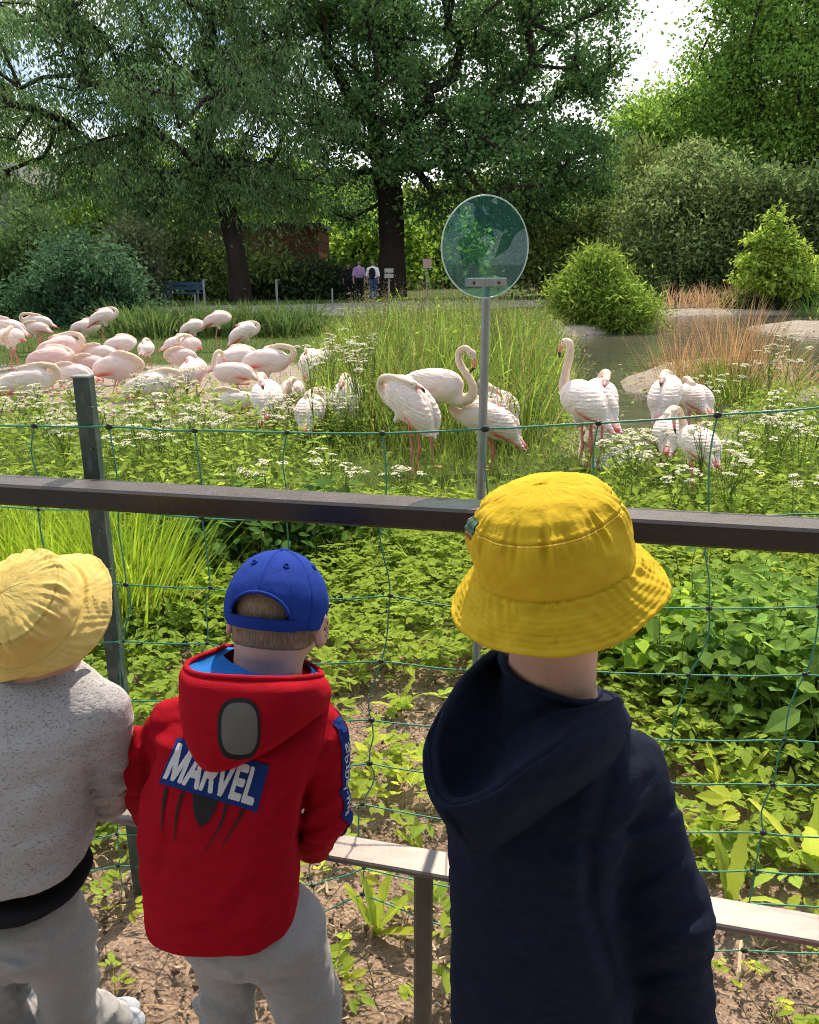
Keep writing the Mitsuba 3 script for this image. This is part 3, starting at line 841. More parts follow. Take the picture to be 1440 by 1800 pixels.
# ------------------------------------------------------------------ the railing, the net, the glass disc
def railing():
    k = thing('handrail', 'dark brown handrail with a glossy flat top crossing behind the children', 'railing')
    slope = -0.195
    def R(x): return A(x, 1.388 + slope * x, 1.03)
    h = 0.042
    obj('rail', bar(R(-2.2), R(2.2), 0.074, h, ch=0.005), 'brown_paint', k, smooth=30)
    for x in (0.235, -2.0, 2.1):
        p = R(x) - A(0, 0, h / 2)
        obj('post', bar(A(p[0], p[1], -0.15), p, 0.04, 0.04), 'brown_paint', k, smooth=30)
    k = thing('low_rail', 'low worn steel rail the children lean on', 'railing')
    def L(x): return A(x, 1.222 - 0.247 * x, 0.43)
    obj('rail', bar(L(-2.2), L(1.8), 0.064, 0.013, ch=0.003), 'worn_steel', k, smooth=30)
    for x in (0.025, -1.2, 1.3):
        p = L(x) - A(0, -0.004, 0.0065)
        obj('post', bar(A(p[0], p[1], -0.15), p, 0.034, 0.034), 'olive_steel', k, smooth=30)


def net_Y(x): return 1.497 - 0.165 * x + 0.0


railing()


def on_net(px, py):
    d = ray(px, py)
    t = 1.497 / (d[1] + 0.165 * d[0])
    return CAM + d * t


def net():
    k = thing('netting_fence', 'green knotted twine netting strung between posts in front of the flamingos', 'fence')
    # columns: pixels (x, y) of the knots from the top strand down
    rows_l = [745, 887, 1016, 1120, 1222, 1313, 1395, 1466, 1530, 1585]
    rows_r = [720, 905, 1070, 1188, 1301, 1379, 1470, 1532, 1592, 1668]
    tops = [(-260, 742), (-100, 744), (62, 748), (192, 750), (342, 757), (505, 760), (672, 762), (853, 754), (1051, 743), (1263, 730), (1478, 714), (1710, 700)]
    drift = [-6, -4, 8, 30, 30, 20, 8, -20, -10, -15, -20, -40]
    grid = []
    r = np.random.default_rng(4)
    for c, (tx, ty) in enumerate(tops):
        col = []
        for i in range(10):
            s = np.clip((tx + 0) / 1440, -0.2, 1.2)
            y = rows_l[i] * (1 - s) + rows_r[i] * s + (ty - (745 * (1 - s) + 720 * s)) * (1 - i / 9)
            if i: y += r.normal(0, 5)
            a = i / 9
            x = 720 + (tx - 720) * (1 - 0.13 * a) + drift[c] * math.sin(a * 2.6) + (r.normal(0, 7) if i else 0) - 40 * a * max(0, tx - 700) / 700
            col.append((x, y))
        grid.append(col)
    fix = {9: [(1263, 730), (1246, 905), (1245, 1068), (1211, 1187), (1180, 1300), (1165, 1375), (1150, 1462), (1140, 1530), (1132, 1590), (1125, 1672)],
           10: [(1478, 714), (1452, 905), (1440, 1066), (1418, 1188), (1381, 1302), (1358, 1378), (1343, 1465), (1325, 1532), (1315, 1585), (1310, 1674)],
           6: [(672, 762), (672, 905), (686, 1048), (670, 1162), (653, 1266), (650, 1340), (637, 1416), (630, 1475), (640, 1525), (638, 1570)],
           3: [(192, 750), (208, 895), (223, 1026), (219, 1126), (214, 1230), (210, 1310), (206, 1395), (205, 1468), (206, 1525), (208, 1580)],
           4: [(342, 757), (355, 910), (370, 1034), (364, 1132), (350, 1230), (345, 1310), (340, 1400), (336, 1470), (334, 1530), (332, 1580)]}
    for c, col in fix.items(): grid[c] = col
    G = np.array([[on_net(x, y) for x, y in col] for col in grid])
    G += r.normal(0, 0.004, G.shape) * A(0, 1, 0)
    nc, nr = G.shape[:2]

    def strand(pts, wig, sag):
        out = []
        for a, b in zip(pts[:-1], pts[1:]):
            t = np.linspace(0, 1, 9)[:-1]
            q = a + (b - a) * t[:, None]
            L = np.linalg.norm(b - a)
            side = r.normal(0, wig, 3) * A(1, 0.6, 0.4)
            q += np.sin(t * np.pi)[:, None] * side + np.sin(t * 2 * np.pi)[:, None] * r.normal(0, wig * 0.5, 3)
            q[:, 2] -= np.sin(t * np.pi) * sag * L
            out.append(q)
        return np.vstack(out + [pts[-1:]])
    for i in range(nr):
        obj('horizontal_strand', tube(strand(G[:, i], 0.0012, 0.01 if i else 0.004), 0.0022 if i == 0 else 0.0017, 6), 'green_twine', k, smooth=True)
    for c in range(nc):
        obj('vertical_strand', tube(strand(G[c], 0.007, 0), 0.0015, 6), 'green_twine', k, smooth=True)
    for c in range(nc):
        for i in range(nr):
            m = trimesh.creation.icosphere(subdivisions=1, radius=1)
            m.vertices = m.vertices * A(0.0068, 0.005, 0.0052) * (1 + r.normal(0, 0.15)) + G[c, i]
            if -30 < grid[c][i][0] < 1470: obj('knot', m, 'black_plastic', k, smooth=True)


net()


def fence_post():
    k = thing('fence_post', 'dark green steel angle post with a cut flat top', 'post')
    x0, y0 = -0.643, 1.612
    top = 1.238
    prof = [(-0.016, -0.003), (0.016, -0.003), (0.016, 0.024), (0.012, 0.024), (0.012, 0.001), (-0.012, 0.001), (-0.012, 0.024), (-0.016, 0.024)]
    m = trimesh.creation.extrude_polygon(Polygon(prof), top + 0.2, engine='earcut')
    m.apply_translation([x0, y0, -0.2])
    obj('channel', m, 'post_green', k)
    obj('cap', bar(A(x0 - 0.018, y0 + 0.01, top + 0.002), A(x0 + 0.018, y0 + 0.01, top + 0.002), 0.034, 0.004, ch=0.001), 'galvanised', k)
    for i in range(14):
        z = top - 0.055 - i * 0.085
        s = 1 if i % 2 == 0 else 0.4
        obj('hook', bar(A(x0 + 0.006 * s, y0 - 0.004, z), A(x0 + 0.021 * s, y0 - 0.009, z - 0.004), 0.003, 0.005, ch=0.001), 'post_green', k)


fence_post()


def disc():
    k = thing('viewing_disc', 'round tinted glass disc clamped on a grey steel pole', 'sign')
    Y = 1.66
    c, b = at(854, 435, Y), at(855, 495, Y)
    zc = Y / (ray(854, 435)[1])
    rx, rz = 79 * zc / F, 86 * zc / F
    top = b[2] + 0.002
    obj('pole', tube([[b[0], Y + 0.012, -0.1], [b[0] + 0.001, Y + 0.012, 0.6], [b[0] + 0.0015, Y + 0.012, top]], 0.0090, 16), 'galvanised', k, smooth=40)
    # the disc, turned a little about its upright axis; 4 mm sheet
    yaw = math.acos(min(1, rx / rz))
    a = np.linspace(0, 2 * np.pi, 72, endpoint=False)
    ux, uz = A(math.cos(yaw), math.sin(yaw), 0), A(0, 0, 1)
    ring = c + rz * (np.cos(a)[:, None] * ux + np.sin(a)[:, None] * uz)
    v = np.vstack([ring, c])
    f = np.array([[72, j, (j + 1) % 72] for j in range(72)])
    obj('glass', (v, f), 'tinted_glass', k)
    obj('rim', tube(ring, 0.0015, 6, closed=True), 'glass_edge', k, smooth=True)
    cl = at(854, 496, Y)
    hw = 39 * zc / F
    cp = obj('clamp', bar(cl - ux * hw - A(0, 0.004, 0), cl + ux * hw - A(0, 0.004, 0), 0.014, 0.0165, ch=0.0012), 'galvanised', k)
    for s in (-0.62, 0.66):
        q = cl + ux * hw * s - A(0, 0.011, 0.001)
        obj('screw', tube([q, q - A(0, 0.0025, 0)], 0.0028, 8), 'black_plastic', cp)


def tint(p, n, uv):
    a = mikit.fbm(p.x * 22, p.y * 22, p.z * 40, 3)
    return mikit.mix((0.33, 0.66, 0.63), (0.42, 0.78, 0.72), a)


def film(p, n, uv):
    a = mikit.noise(p.x * 330, p.y * 100, p.z * 330)
    b = mikit.noise(p.x * 120 + 5, p.y * 100, p.z * 120)
    return 0.17 + 0.04 * mikit.fbm(p.x * 30, p.y * 30, p.z * 30, 3) + 0.6 * mikit.smoothstep(0.76, 0.80, 0.8 * a + 0.2 * b)


scene['tinted_glass'] = dict(type='blendbsdf', weight=mikit.proc(film), a=dict(type='thindielectric', specular_transmittance=mikit.proc(tint)),
                             b=dict(type='twosided', bsdf=dict(type='diffuse', reflectance=rgb(0.10, 0.36, 0.38))))
simple('glass_edge', (0.55, 0.72, 0.70), 0.2)
disc()
# ------------------------------------------------------------------ the children
def sc_(py, Y):
    """metres per photograph pixel at that row and distance"""
    return Y / ray(720, py)[1] / F


def sec(py, l, r, Y, depth, yaw=0):
    p = at((l + r) / 2, py, Y)
    return (p[2], p[0], p[1], (r - l) / 2 * sc_(py, Y), depth, yaw)


def J(px, py, Y, rpx=None):
    p = at(px, py, Y)
    return p if rpx is None else (p, rpx * sc_(py, Y))


def folds(P, amp, seed, sx=9.0, sz=26.0):
    """creases of cloth, mostly level, deeper where the noise says so"""
    q = P * A(sx, sx, sz)
    a = meshkit.fbm(q + seed * 7.3, 3, seed)
    b = meshkit.noise(P * 6 + seed * 3.1, seed + 5)
    return amp * (1 - 2 * np.abs(2 * a - 1)) * (0.25 + 1.2 * np.clip(b - 0.3, 0, 1))


def creases(P, segs):
    """single valleys of the cloth with a soft ridge beside each: rows (x0, y0, x1, y1, width, depth), ends given as they are seen in the photograph"""
    q = P - CAM
    z = q[:, 1] * CP - q[:, 2] * SP
    X = np.stack([720 + F * q[:, 0] / z, 900 - F * (q[:, 1] * SP + q[:, 2] * CP) / z], 1)
    out = 0
    for x0, y0, x1, y1, w, dep in segs:
        a, b = A(x0, y0), A(x1, y1)
        ab = b - a
        t = np.clip((X - a) @ ab / (ab @ ab), 0, 1)
        e = X - a - t[:, None] * ab
        d = np.linalg.norm(e, axis=1)
        s = e @ unit(A(-ab[1], ab[0]))
        fade = np.sin(np.pi * np.clip(t, .04, .96)) ** .6
        out = out + dep * fade * (np.exp(-(d / w) ** 2) - .55 * np.exp(-((s - 2.1 * w) / (1.5 * w)) ** 2) * (d < 6 * w))
    return out


def hand_sdf(P, wrist, aim, down, side, s=1.0):
    """a toddler's hand, palm down over a rail: four bent fingers of different length and a thumb leaving the side of the palm"""
    aim, down, side = unit(aim), unit(down), unit(side)
    knuck = wrist + aim * 0.045 * s
    d = smin(cone(P, wrist, knuck + side * 0.010 * s, 0.017 * s, 0.016 * s), cone(P, wrist, knuck - side * 0.012 * s, 0.017 * s, 0.015 * s), 0.01)
    for i, L in enumerate((0.036, 0.041, 0.038, 0.030)):
        a = knuck + side * (0.021 - 0.014 * i) * s
        b = a + (aim * 0.75 + down * 0.35) * L * 0.5 * s
        c = b + (aim * 0.25 + down * 0.95) * L * 0.36 * s
        e = c + (-aim * 0.35 + down * 0.9) * L * 0.3 * s
        d = smin(d, chain(P, [a, b, c, e], [0.0078 * s, 0.0072 * s, 0.0066 * s, 0.0058 * s], 0.002), 0.003)
    t0 = wrist + aim * 0.014 * s + side * 0.017 * s
    t1 = t0 + (aim * 0.6 + side * 0.6 + down * 0.3) * 0.022 * s
    t2 = t1 + (aim * 0.8 + down * 0.5) * 0.018 * s
    return smin(d, chain(P, [t0, t1, t2], [0.010 * s, 0.0085 * s, 0.007 * s], 0.003), 0.004)


def head_sdf(P, c, R, s=1.0, ears=True):
    """R's columns: right, forward (the face), up"""
    q = (P - c) @ R / s
    d = ell(q, A(0, -0.008, 0.012), A(0.071, 0.088, 0.082))
    d = smin(d, ell(q, A(0, 0.032, -0.048), A(0.050, 0.047, 0.052)), 0.03)      # jaw and cheeks
    for sx in (-1, 1):
        d = smin(d, ell(q, A(sx * 0.032, 0.052, -0.040), A(0.024, 0.026, 0.026)), 0.02)
        d = smax(d, -ell(q, A(sx * 0.031, 0.088, -0.008), A(0.018, 0.014, 0.012)), 0.012)   # eye sockets
        ear = ell(q, A(sx * 0.079, -0.006, -0.022), A(0.0075, 0.019, 0.029), rot([0, 0, 1], sx * -28))
        ear = smax(ear, -ell(q, A(sx * 0.087, -0.002, -0.020), A(0.006, 0.010, 0.017), rot([0, 0, 1], sx * -28)), 0.004)
        if ears: d = smin(d, ear, 0.006)
    d = smin(d, cone(q, A(0, 0.082, -0.006), A(0, 0.092, -0.030), 0.006, 0.0095), 0.012)    # nose
    d = smin(d, ell(q, A(0, 0.080, -0.053), A(0.020, 0.008, 0.0055)), 0.006)                # lips
    d = smin(d, ell(q, A(0, 0.070, -0.078), A(0.018, 0.014, 0.013)), 0.015)                 # chin
    return d * s


def frame(yaw, pitch, roll=0):
    """columns right, forward, up of a head turned by yaw (to the right), bent down by pitch, tilted by roll (to the right)"""
    return rot([0, 0, 1], -yaw) @ rot([1, 0, 0], -pitch) @ rot([0, 1, 0], roll)


def box_of(pts, pad):
    p = np.array(pts)
    return p.min(0) - pad, p.max(0) + pad


def loops(ls, n_round, n_along):
    """a surface through closed loops of points"""
    ring = np.stack([spline(np.asarray(l), n_round, closed=True) for l in ls])
    g = spline(ring, n_along)
    return g.reshape(-1, 3), grid_faces(n_along, n_round, wrap=True)


def thick(v, f, d):
    """both sides of a sheet"""
    m = trimesh.Trimesh(v, np.vstack([f[:, [0, 1, 2]], f[:, [0, 2, 3]]]) if f.shape[1] == 4 else f, process=False)
    return np.vstack([v, v + m.vertex_normals * d]), np.vstack([m.faces, m.faces[:, ::-1] + len(v)])


def jitter(v, amp, freq, seed):
    n = np.stack([meshkit.fbm(v * freq + 11.3 * k, 3, seed + k) - 0.5 for k in range(3)], -1)
    return v + n * 2 * amp


def eyes(k, c, R, s=1.0):
    for sx in (-1, 1):
        m = trimesh.creation.icosphere(subdivisions=2, radius=0.0105 * s)
        m.apply_translation(c + R @ A(sx * 0.031, 0.073, -0.008) * s)
        e = obj('eye', m, 'eye_white', k, smooth=True)
        m = trimesh.creation.icosphere(subdivisions=2, radius=0.0055 * s)
        m.apply_translation(c + R @ A(sx * 0.031, 0.0795, -0.008) * s)
        obj('iris', m, 'black_plastic', e, smooth=True)


def legs_sdf(P, hip, kneeL, ankL, kneeR, ankR, rh, rk, ra, seed):
    dl = chain(P, [hip[0], kneeL, ankL], [rh, rk, ra], 0.02)
    dr_ = chain(P, [hip[1], kneeR, ankR], [rh, rk, ra], 0.02)
    d = smin(dl, dr_, 0.012)
    return d


def shoe(k, heel, aim, L=0.17):
    aim = unit(A(aim[0], aim[1], 0)); side = np.cross(aim, A(0, 0, 1))
    z0 = 0.022
    def f(P):
        q = np.stack([(P - heel) @ aim, (P - heel) @ side, P[:, 2] - heel[2]], -1)
        d = smin(ell(q, A(L * 0.30, 0, 0.035), A(0.062, 0.032, 0.045)), ell(q, A(L * 0.70, 0, 0.026), A(0.062, 0.036, 0.033)), 0.025)
        return smax(d, z0 - q[:, 2], 0.006)
    lo, hi = box_of([heel, heel + aim * L], A(0.08, 0.08, 0.1))
    o = obj('shoe', iso(f, lo, hi, 0.004), 'shoe_canvas', k, smooth=True)
    t = np.linspace(0, 2 * np.pi, 40, endpoint=False)
    out = [(L * 0.5 + math.cos(a) * L * 0.53, math.sin(a) * (0.036 if math.cos(a) > -0.2 else 0.034)) for a in t]
    m = trimesh.creation.extrude_polygon(Polygon(out), 0.024, engine='earcut')
    v = m.vertices
    m.vertices = heel + v[:, :1] * aim + v[:, 1:2] * side + v[:, 2:] * A(0, 0, 1)
    m.fix_normals()
    obj('sole', m, 'shoe_rubber', o)
    for s in (0.48, 0.62):
        p = heel + aim * L * s
        arc = [p + side * 0.036 * math.cos(a) + A(0, 0, 0.028 + 0.038 * math.sin(a)) for a in np.linspace(0, np.pi, 12)]
        obj('strap', tube(arc, 0.0055, 6), 'strap_blue', o, smooth=True)


def bucket_hat(k, name, base, axis, prof, mat, seed, curl=None, pucker=1.0, stitch_rows=(), ring=None, twist=0.0, squash=1.0):
    """a sewn cloth hat turned about its axis; prof: (radius, height) from the brim's edge up to the top"""
    up = unit(axis)
    x = unit(np.cross(A(0, 1, 0), up)); y = np.cross(up, x)
    nr, nc = 150, 220
    pr = np.array([[a, b] for a, b in prof])
    s = np.r_[0, np.cumsum(np.linalg.norm(np.diff(pr, axis=0), axis=1))]
    S = np.linspace(0, s[-1], nr)
    R0, H0 = np.interp(S, s, pr[:, 0]), np.interp(S, s, pr[:, 1])
    ker = np.ones(5) / 5
    for _ in range(1): R0[2:-2], H0[2:-2] = np.convolve(R0, ker, 'valid'), np.convolve(H0, ker, 'valid')
    R0[-1] = 0.0005
    th = np.arange(nc) / nc * 2 * np.pi
    Rr, TH = np.meshgrid(R0, th, indexing='ij'); Hh = np.repeat(H0[:, None], nc, 1)
    SS = np.repeat(S[:, None], nc, 1)
    band = s[ring[0]]
    crown = s[ring[1]]
    q = np.stack([np.cos(TH) * Rr, np.sin(TH) * Rr, Hh], -1)
    soft = meshkit.fbm(q * 16, 3, seed) - 0.5
    fine = meshkit.fbm(np.stack([np.cos(TH) * 9, np.sin(TH) * 9, SS * 60], -1), 3, seed + 3) - 0.5
    gather = meshkit.fbm(np.stack([np.cos(TH) * 11, np.sin(TH) * 11, 0 * SS + 4.2], -1), 2, seed + 6) - 0.5
    D = soft * 0.016 * np.clip(SS / band, 0.5, 1) + fine * 0.003 * pucker
    D += gather * 0.018 * pucker * np.exp(-((SS - crown) / 0.022) ** 2)        # gathers at the crown seam
    D += -0.0022 * np.exp(-((SS - crown) / 0.0018) ** 2) + 0.0014 * np.exp(-((SS - crown - 0.005) / 0.003) ** 2)
    D += -0.0024 * np.exp(-((SS - band) / 0.0018) ** 2) + 0.0020 * np.exp(-((SS - band + 0.006) / 0.004) ** 2)
    brim = SS < band
    for row in stitch_rows:
        D += brim * (-0.0008 * np.exp(-((SS - row) / 0.0012) ** 2))
    if len(stitch_rows): D += brim * 0.0009 * pucker * (0.4 + 1.2 * meshkit.noise(np.stack([np.cos(TH) * 3, np.sin(TH) * 3, SS * 50], -1), seed + 4)) * np.sin(TH * 58 + 7 * np.sin(TH * 3) + 4 * np.sin(TH * 7 + 1) + SS * 190) * np.clip(SS / 0.01, 0.4, 1)
    D += 0.0012 * np.exp(-((SS - 0.004) / 0.003) ** 2)
    Rr2 = Rr + D * (0.4 + 0.6 * np.clip(Rr / 0.05, 0, 1)); Hh2 = Hh + D * 0.5
    edge = np.clip(1 - SS / band, 0, 1)
    Hh2 = Hh2 + edge * 0.010 * (meshkit.fbm(np.stack([np.cos(TH) * 1.4, np.sin(TH) * 1.4, 0 * SS], -1), 2, seed + 9) - 0.5) * 2
    if curl is not None:
        amt = np.stack([curl(t) for t in th])[None]           # how far the brim turns up at each side
        Hh2 = Hh2 + edge ** 1.15 * amt[..., 0]
        Rr2 = Rr2 - edge ** 1.3 * amt[..., 1]
    V = base + (np.cos(TH) * Rr2)[..., None] * x + (np.sin(TH) * Rr2 * squash)[..., None] * y + Hh2[..., None] * up
    v, f = thick(V.reshape(-1, 3), grid_faces(nr, nc, wrap=True), -0.0028)
    m = nr * nc
    rimf = [[j, (j + 1) % nc, m + (j + 1) % nc] for j in range(nc)] + [[j, m + (j + 1) % nc, m + j] for j in range(nc)]
    f = np.vstack([f, np.array(rimf)[:, ::-1]])
    h = obj(name, (v, f), mat, k, smooth=True)
    return h, V, (x, y, up), np.searchsorted(S, crown)


BODY = {}


def child_far_right():
    """the tallest child: yellow bucket hat, navy hooded top"""
    k = key_for('person')
    labels[k] = dict(label='child in a yellow bucket hat and navy hooded top seen from behind', category='person')
    Y = 0.93
    hc = at(983, 1050, Y)
    axis = rot([1, 0, 0], 7) @ rot([0, 1, 0], -12) @ A(0, 0, 1)
    Rh = frame(26, -2, -4)
    head = hc + axis * 0.022 + Rh @ A(0, 0.010, 0)
    sh = [sec(2060, 800, 1085, 0.93, 0.10, -22), sec(1850, 792, 1115, 0.93, 0.105, -22), sec(1700, 790, 1105, 0.93, 0.10, -22), sec(1560, 788, 1085, 0.93, 0.095, -22), sec(1440, 780, 1105, 0.935, 0.092, -22),
          sec(1350, 775, 1140, 0.94, 0.085, -22), sec(1290, 800, 1120, 0.945, 0.072, -22), sec(1240, 850, 1075, 0.945, 0.058, -20), sec(1205, 880, 1045, 0.945, 0.048, -18)]
    shR, elR, wrR = J(1105, 1345, 0.955), J(1172, 1600, 0.925), J(1200, 1880, 0.985)
    shL, elL, wrL = J(825, 1350, 0.98), J(868, 1540, 1.05), J(885, 1540, 1.11)
    r_ = [78 * sc_(1345, .95), 78 * sc_(1610, .92), 72 * sc_(1850, .98)]

    NAVY = [(1080, 1330, 1040, 1480, 12, .006), (1040, 1470, 1035, 1600, 13, .010), (1036, 1590, 1090, 1760, 12, .008), (1150, 1432, 1206, 1412, 6, .005), (1110, 1560, 1200, 1500, 11, .006), (1130, 1660, 1245, 1600, 12, .007),
            (1120, 1720, 1240, 1690, 12, .006), (900, 1530, 1030, 1480, 14, .004), (830, 1600, 980, 1660, 16, .004), (1000, 1640, 880, 1760, 16, .004), (810, 1700, 930, 1790, 14, .004), (1095, 1460, 1170, 1440, 9, .004)]

    def top(P):
        d = loft(P, sh)
        arm = chain(P, [shR, elR, wrR], [r_[0] * 0.92, r_[1] * 0.95, r_[2]], 0.03)
        d = smin(d, arm, 0.035)
        d = smin(d, chain(P, [shL, elL, wrL], [0.055, 0.05, 0.04], 0.02), 0.03)
        g = np.clip((P[:, 0] - 0.27) * 12, 0, 1) * np.clip((0.78 - P[:, 2]) * 6, 0, 1)
        seam = 0.0022 * np.exp(-((np.abs((P - shR) @ unit(elR - shR) - 0.055)) / 0.004) ** 2) * (P[:, 0] > 0.26)
        return d + folds(P, 0.011, 3, 6, 15) - folds(P, 0.012, 8, 14, 22) * g * 0.6 + seam + creases(P, NAVY)
    lo, hi = box_of([shR, elR, wrR, shL, elL, wrL, at(940, 1200, .9), at(940, 2060, .9)], A(0.14, 0.17, 0.07))
    t = obj('sweatshirt', iso(top, lo, hi, 0.005), 'navy_fleece', k, smooth=True)
    # hood: through loops of points, from the neck down into the pouch, over the rim and round to the back
    n3 = [(884, 1152, .985), (884, 1168, .93), (898, 1188, .898), (924, 1206, .884), (955, 1219, .872), (985, 1229, .874), (1015, 1236, .882), (1040, 1232, .912), (1050, 1213, .985), (990, 1195, 1.02), (930, 1162, 1.03)]
    n2 = [(888, 1172, .985), (878, 1200, .925), (872, 1260, .885), (868, 1300, .865), (880, 1310, .858), (915, 1285, .858), (965, 1255, .862), (1030, 1242, .880), (1052, 1220, .97), (990, 1195, 1.025), (930, 1165, 1.035)]
    n1 = [(878, 1160, .98), (830, 1225, .895), (795, 1315, .855), (806, 1385, .828), (850, 1378, .820), (910, 1322, .828), (985, 1275, .842), (1050, 1240, .885), (1058, 1218, .97), (992, 1195, 1.03), (915, 1160, 1.04)]
    rim = [(868, 1150, .975), (806, 1212, .875), (764, 1312, .832), (786, 1404, .798), (850, 1398, .785), (930, 1340, .788), (1015, 1278, .812), (1078, 1240, .872), (1076, 1224, .97), (994, 1200, 1.045), (900, 1158, 1.05)]
    o1 = [(858, 1152, .97), (786, 1226, .868), (747, 1312, .828), (764, 1412, .792), (846, 1416, .776), (940, 1356, .778), (1030, 1296, .802), (1094, 1256, .868), (1090, 1240, .98), (996, 1215, 1.055), (888, 1168, 1.06)]
    o2 = [(846, 1170, .965), (772, 1262, .873), (748, 1350, .836), (776, 1440, .806), (848, 1462, .786), (950, 1400, .784), (1046, 1334, .806), (1104, 1280, .87), (1098, 1262, .985), (996, 1240, 1.05), (876, 1190, 1.05)]
    ba = [(846, 1200, .965), (788, 1300, .905), (780, 1390, .882), (806, 1482, .862), (842, 1508, .852), (960, 1432, .846), (1056, 1362, .85), (1100, 1300, .89), (1090, 1290, .98), (996, 1265, 1.03), (880, 1225, 1.03)]
    Ls = [[at(*q) for q in L] for L in (n3, n2, n1, rim, o1, o2, ba)]
    v, f = loops(Ls, 120, 70)
    v = jitter(v, 0.003, 16, 31)
    h = obj('hood', (v, f), 'navy_fleece', t, smooth=True)
    rp = spline(np.array(Ls[3]), 140, closed=True)
    obj('hood_hem', tube(jitter(rp, 0.001, 30, 5), 0.0062, 8, closed=True), 'navy_fleece', t, smooth=True)
    # pouch seam down the back of the hood
    cz = [at(786, 1404, .795), at(778, 1424, .787), at(800, 1455, .786), at(836, 1500, .835)]
    obj('hood_seam', tube(spline(cz, 30), 0.0016, 6), 'navy_fleece', t, smooth=True)
    neck0, neck1 = at(966, 1250, .95), head + Rh @ A(0, -0.022, -0.05)

    def body(P):
        d = head_sdf(P, head, Rh, 1.0)
        d = smin(d, cone(P, neck0, neck1, 78 * sc_(1200, .94), 74 * sc_(1150, .94)), 0.02)
        d = smin(d, chain(P, [neck0, at(955, 1500, .945), at(945, 1950, .945)], [0.055, 0.065, 0.06], 0.03), 0.03)
        for a, b, c in ((shR, elR, wrR), (shL, elL, wrL)):
            d = smin(d, chain(P, [a, b, c], [0.03, 0.027, 0.022], 0.02), 0.015)
        d = smin(d, hand_sdf(P, wrR, A(-0.1, 0.8, -0.4), A(0, 0.2, -1), A(-1, 0, 0)), 0.008)
        d = smin(d, hand_sdf(P, wrL, A(0.1, 1, -0.1), A(0, 0, -1), A(1, 0, 0)), 0.008)
        for s in (-1, 1):
            d = smin(d, chain(P, [A(0.17 + s * .035, .945, .44), A(0.172 + s * .045, .96, .24), A(0.172 + s * .05, .95, .05)], [0.045, 0.036, 0.026], 0.02), 0.02)
        return d
    lo, hi = box_of([head, head, neck0, shR, elR, wrR, wrL, A(0.155, .95, .03)], A(0.13, 0.14, 0.12))
    scene[k] = mikit.ply(iso(body, lo, hi, 0.005), 'skin', smooth=True)
    obj('shirt_collar', tube(spline(np.array([at(*q) for q in n3]), 80, closed=True), 0.0050, 8, closed=True), 'navy_fleece', k, smooth=True)
    hair = lambda P: smax(head_sdf(P, head, Rh, 1.0, False) - 0.004, ((P - head) @ Rh) @ unit(A(0, 0.75, -0.65)) - 0.028, 0.004)
    obj('hair', iso(hair, head - 0.12, head + 0.12, 0.005), 'hair_brown', k, smooth=True)
    eyes(k, head, Rh)
    pr = [(0.132, 0.004), (0.125, 0.016), (0.113, 0.033), (0.101, 0.048), (0.0985, 0.054), (0.0985, 0.062), (0.0965, 0.086), (0.092, 0.104), (0.086, 0.117), (0.071, 0.134), (0.048, 0.1465), (0.022, 0.1525), (0.0, 0.1535)]
    h, V, fr, ci = bucket_hat(k, 'bucket_hat', hc, axis, pr, 'yellow_cotton', 12, ring=(4, 8), stitch_rows=(0.008, 0.015, 0.022, 0.029, 0.036, 0.043), pucker=1.0)
    obj('crown_seam', tube(V[ci] + (V[ci] - V[ci].mean(0)) * 0.012, 0.0011, 5, closed=True), 'thread', h, smooth=True)
    # the little sewn badge on its left side
    cen = V[84].mean(0)
    for mat, r0, r1, c0, c1, name in (('badge_green', 80, 94, 108, 117, 'badge'), ('badge_red', 76, 80, 109, 116, 'badge_trim')):
        q = V[r0:r1:2, c0:c1]
        q = q + unit(q - cen) * 0.0016
        v, f = thick(q.reshape(-1, 3), grid_faces(*q.shape[:2]), 0.0007)
        obj(name, (v, f), mat, h, smooth=False)
    # trousers and shoes, below the frame
    tr = lambda P: smin(chain(P, [A(.135, .945, .47), A(.125, .96, .25), A(.12, .95, .07)], [.066, .055, .05], .02), chain(P, [A(.21, .945, .47), A(.22, .96, .25), A(.225, .95, .07)], [.075, .06, .05], .02), .02) + folds(P, .006, 14)
    obj('trousers', iso(tr, A(0, .82, .02), A(.33, 1.08, .56), 0.006), 'black_rib', k, smooth=True)
    shoe(k, A(.085, .90, 0.0), A(0.2, 1, 0), 0.19); shoe(k, A(.215, .90, 0.0), A(0.5, 1, 0), 0.19)


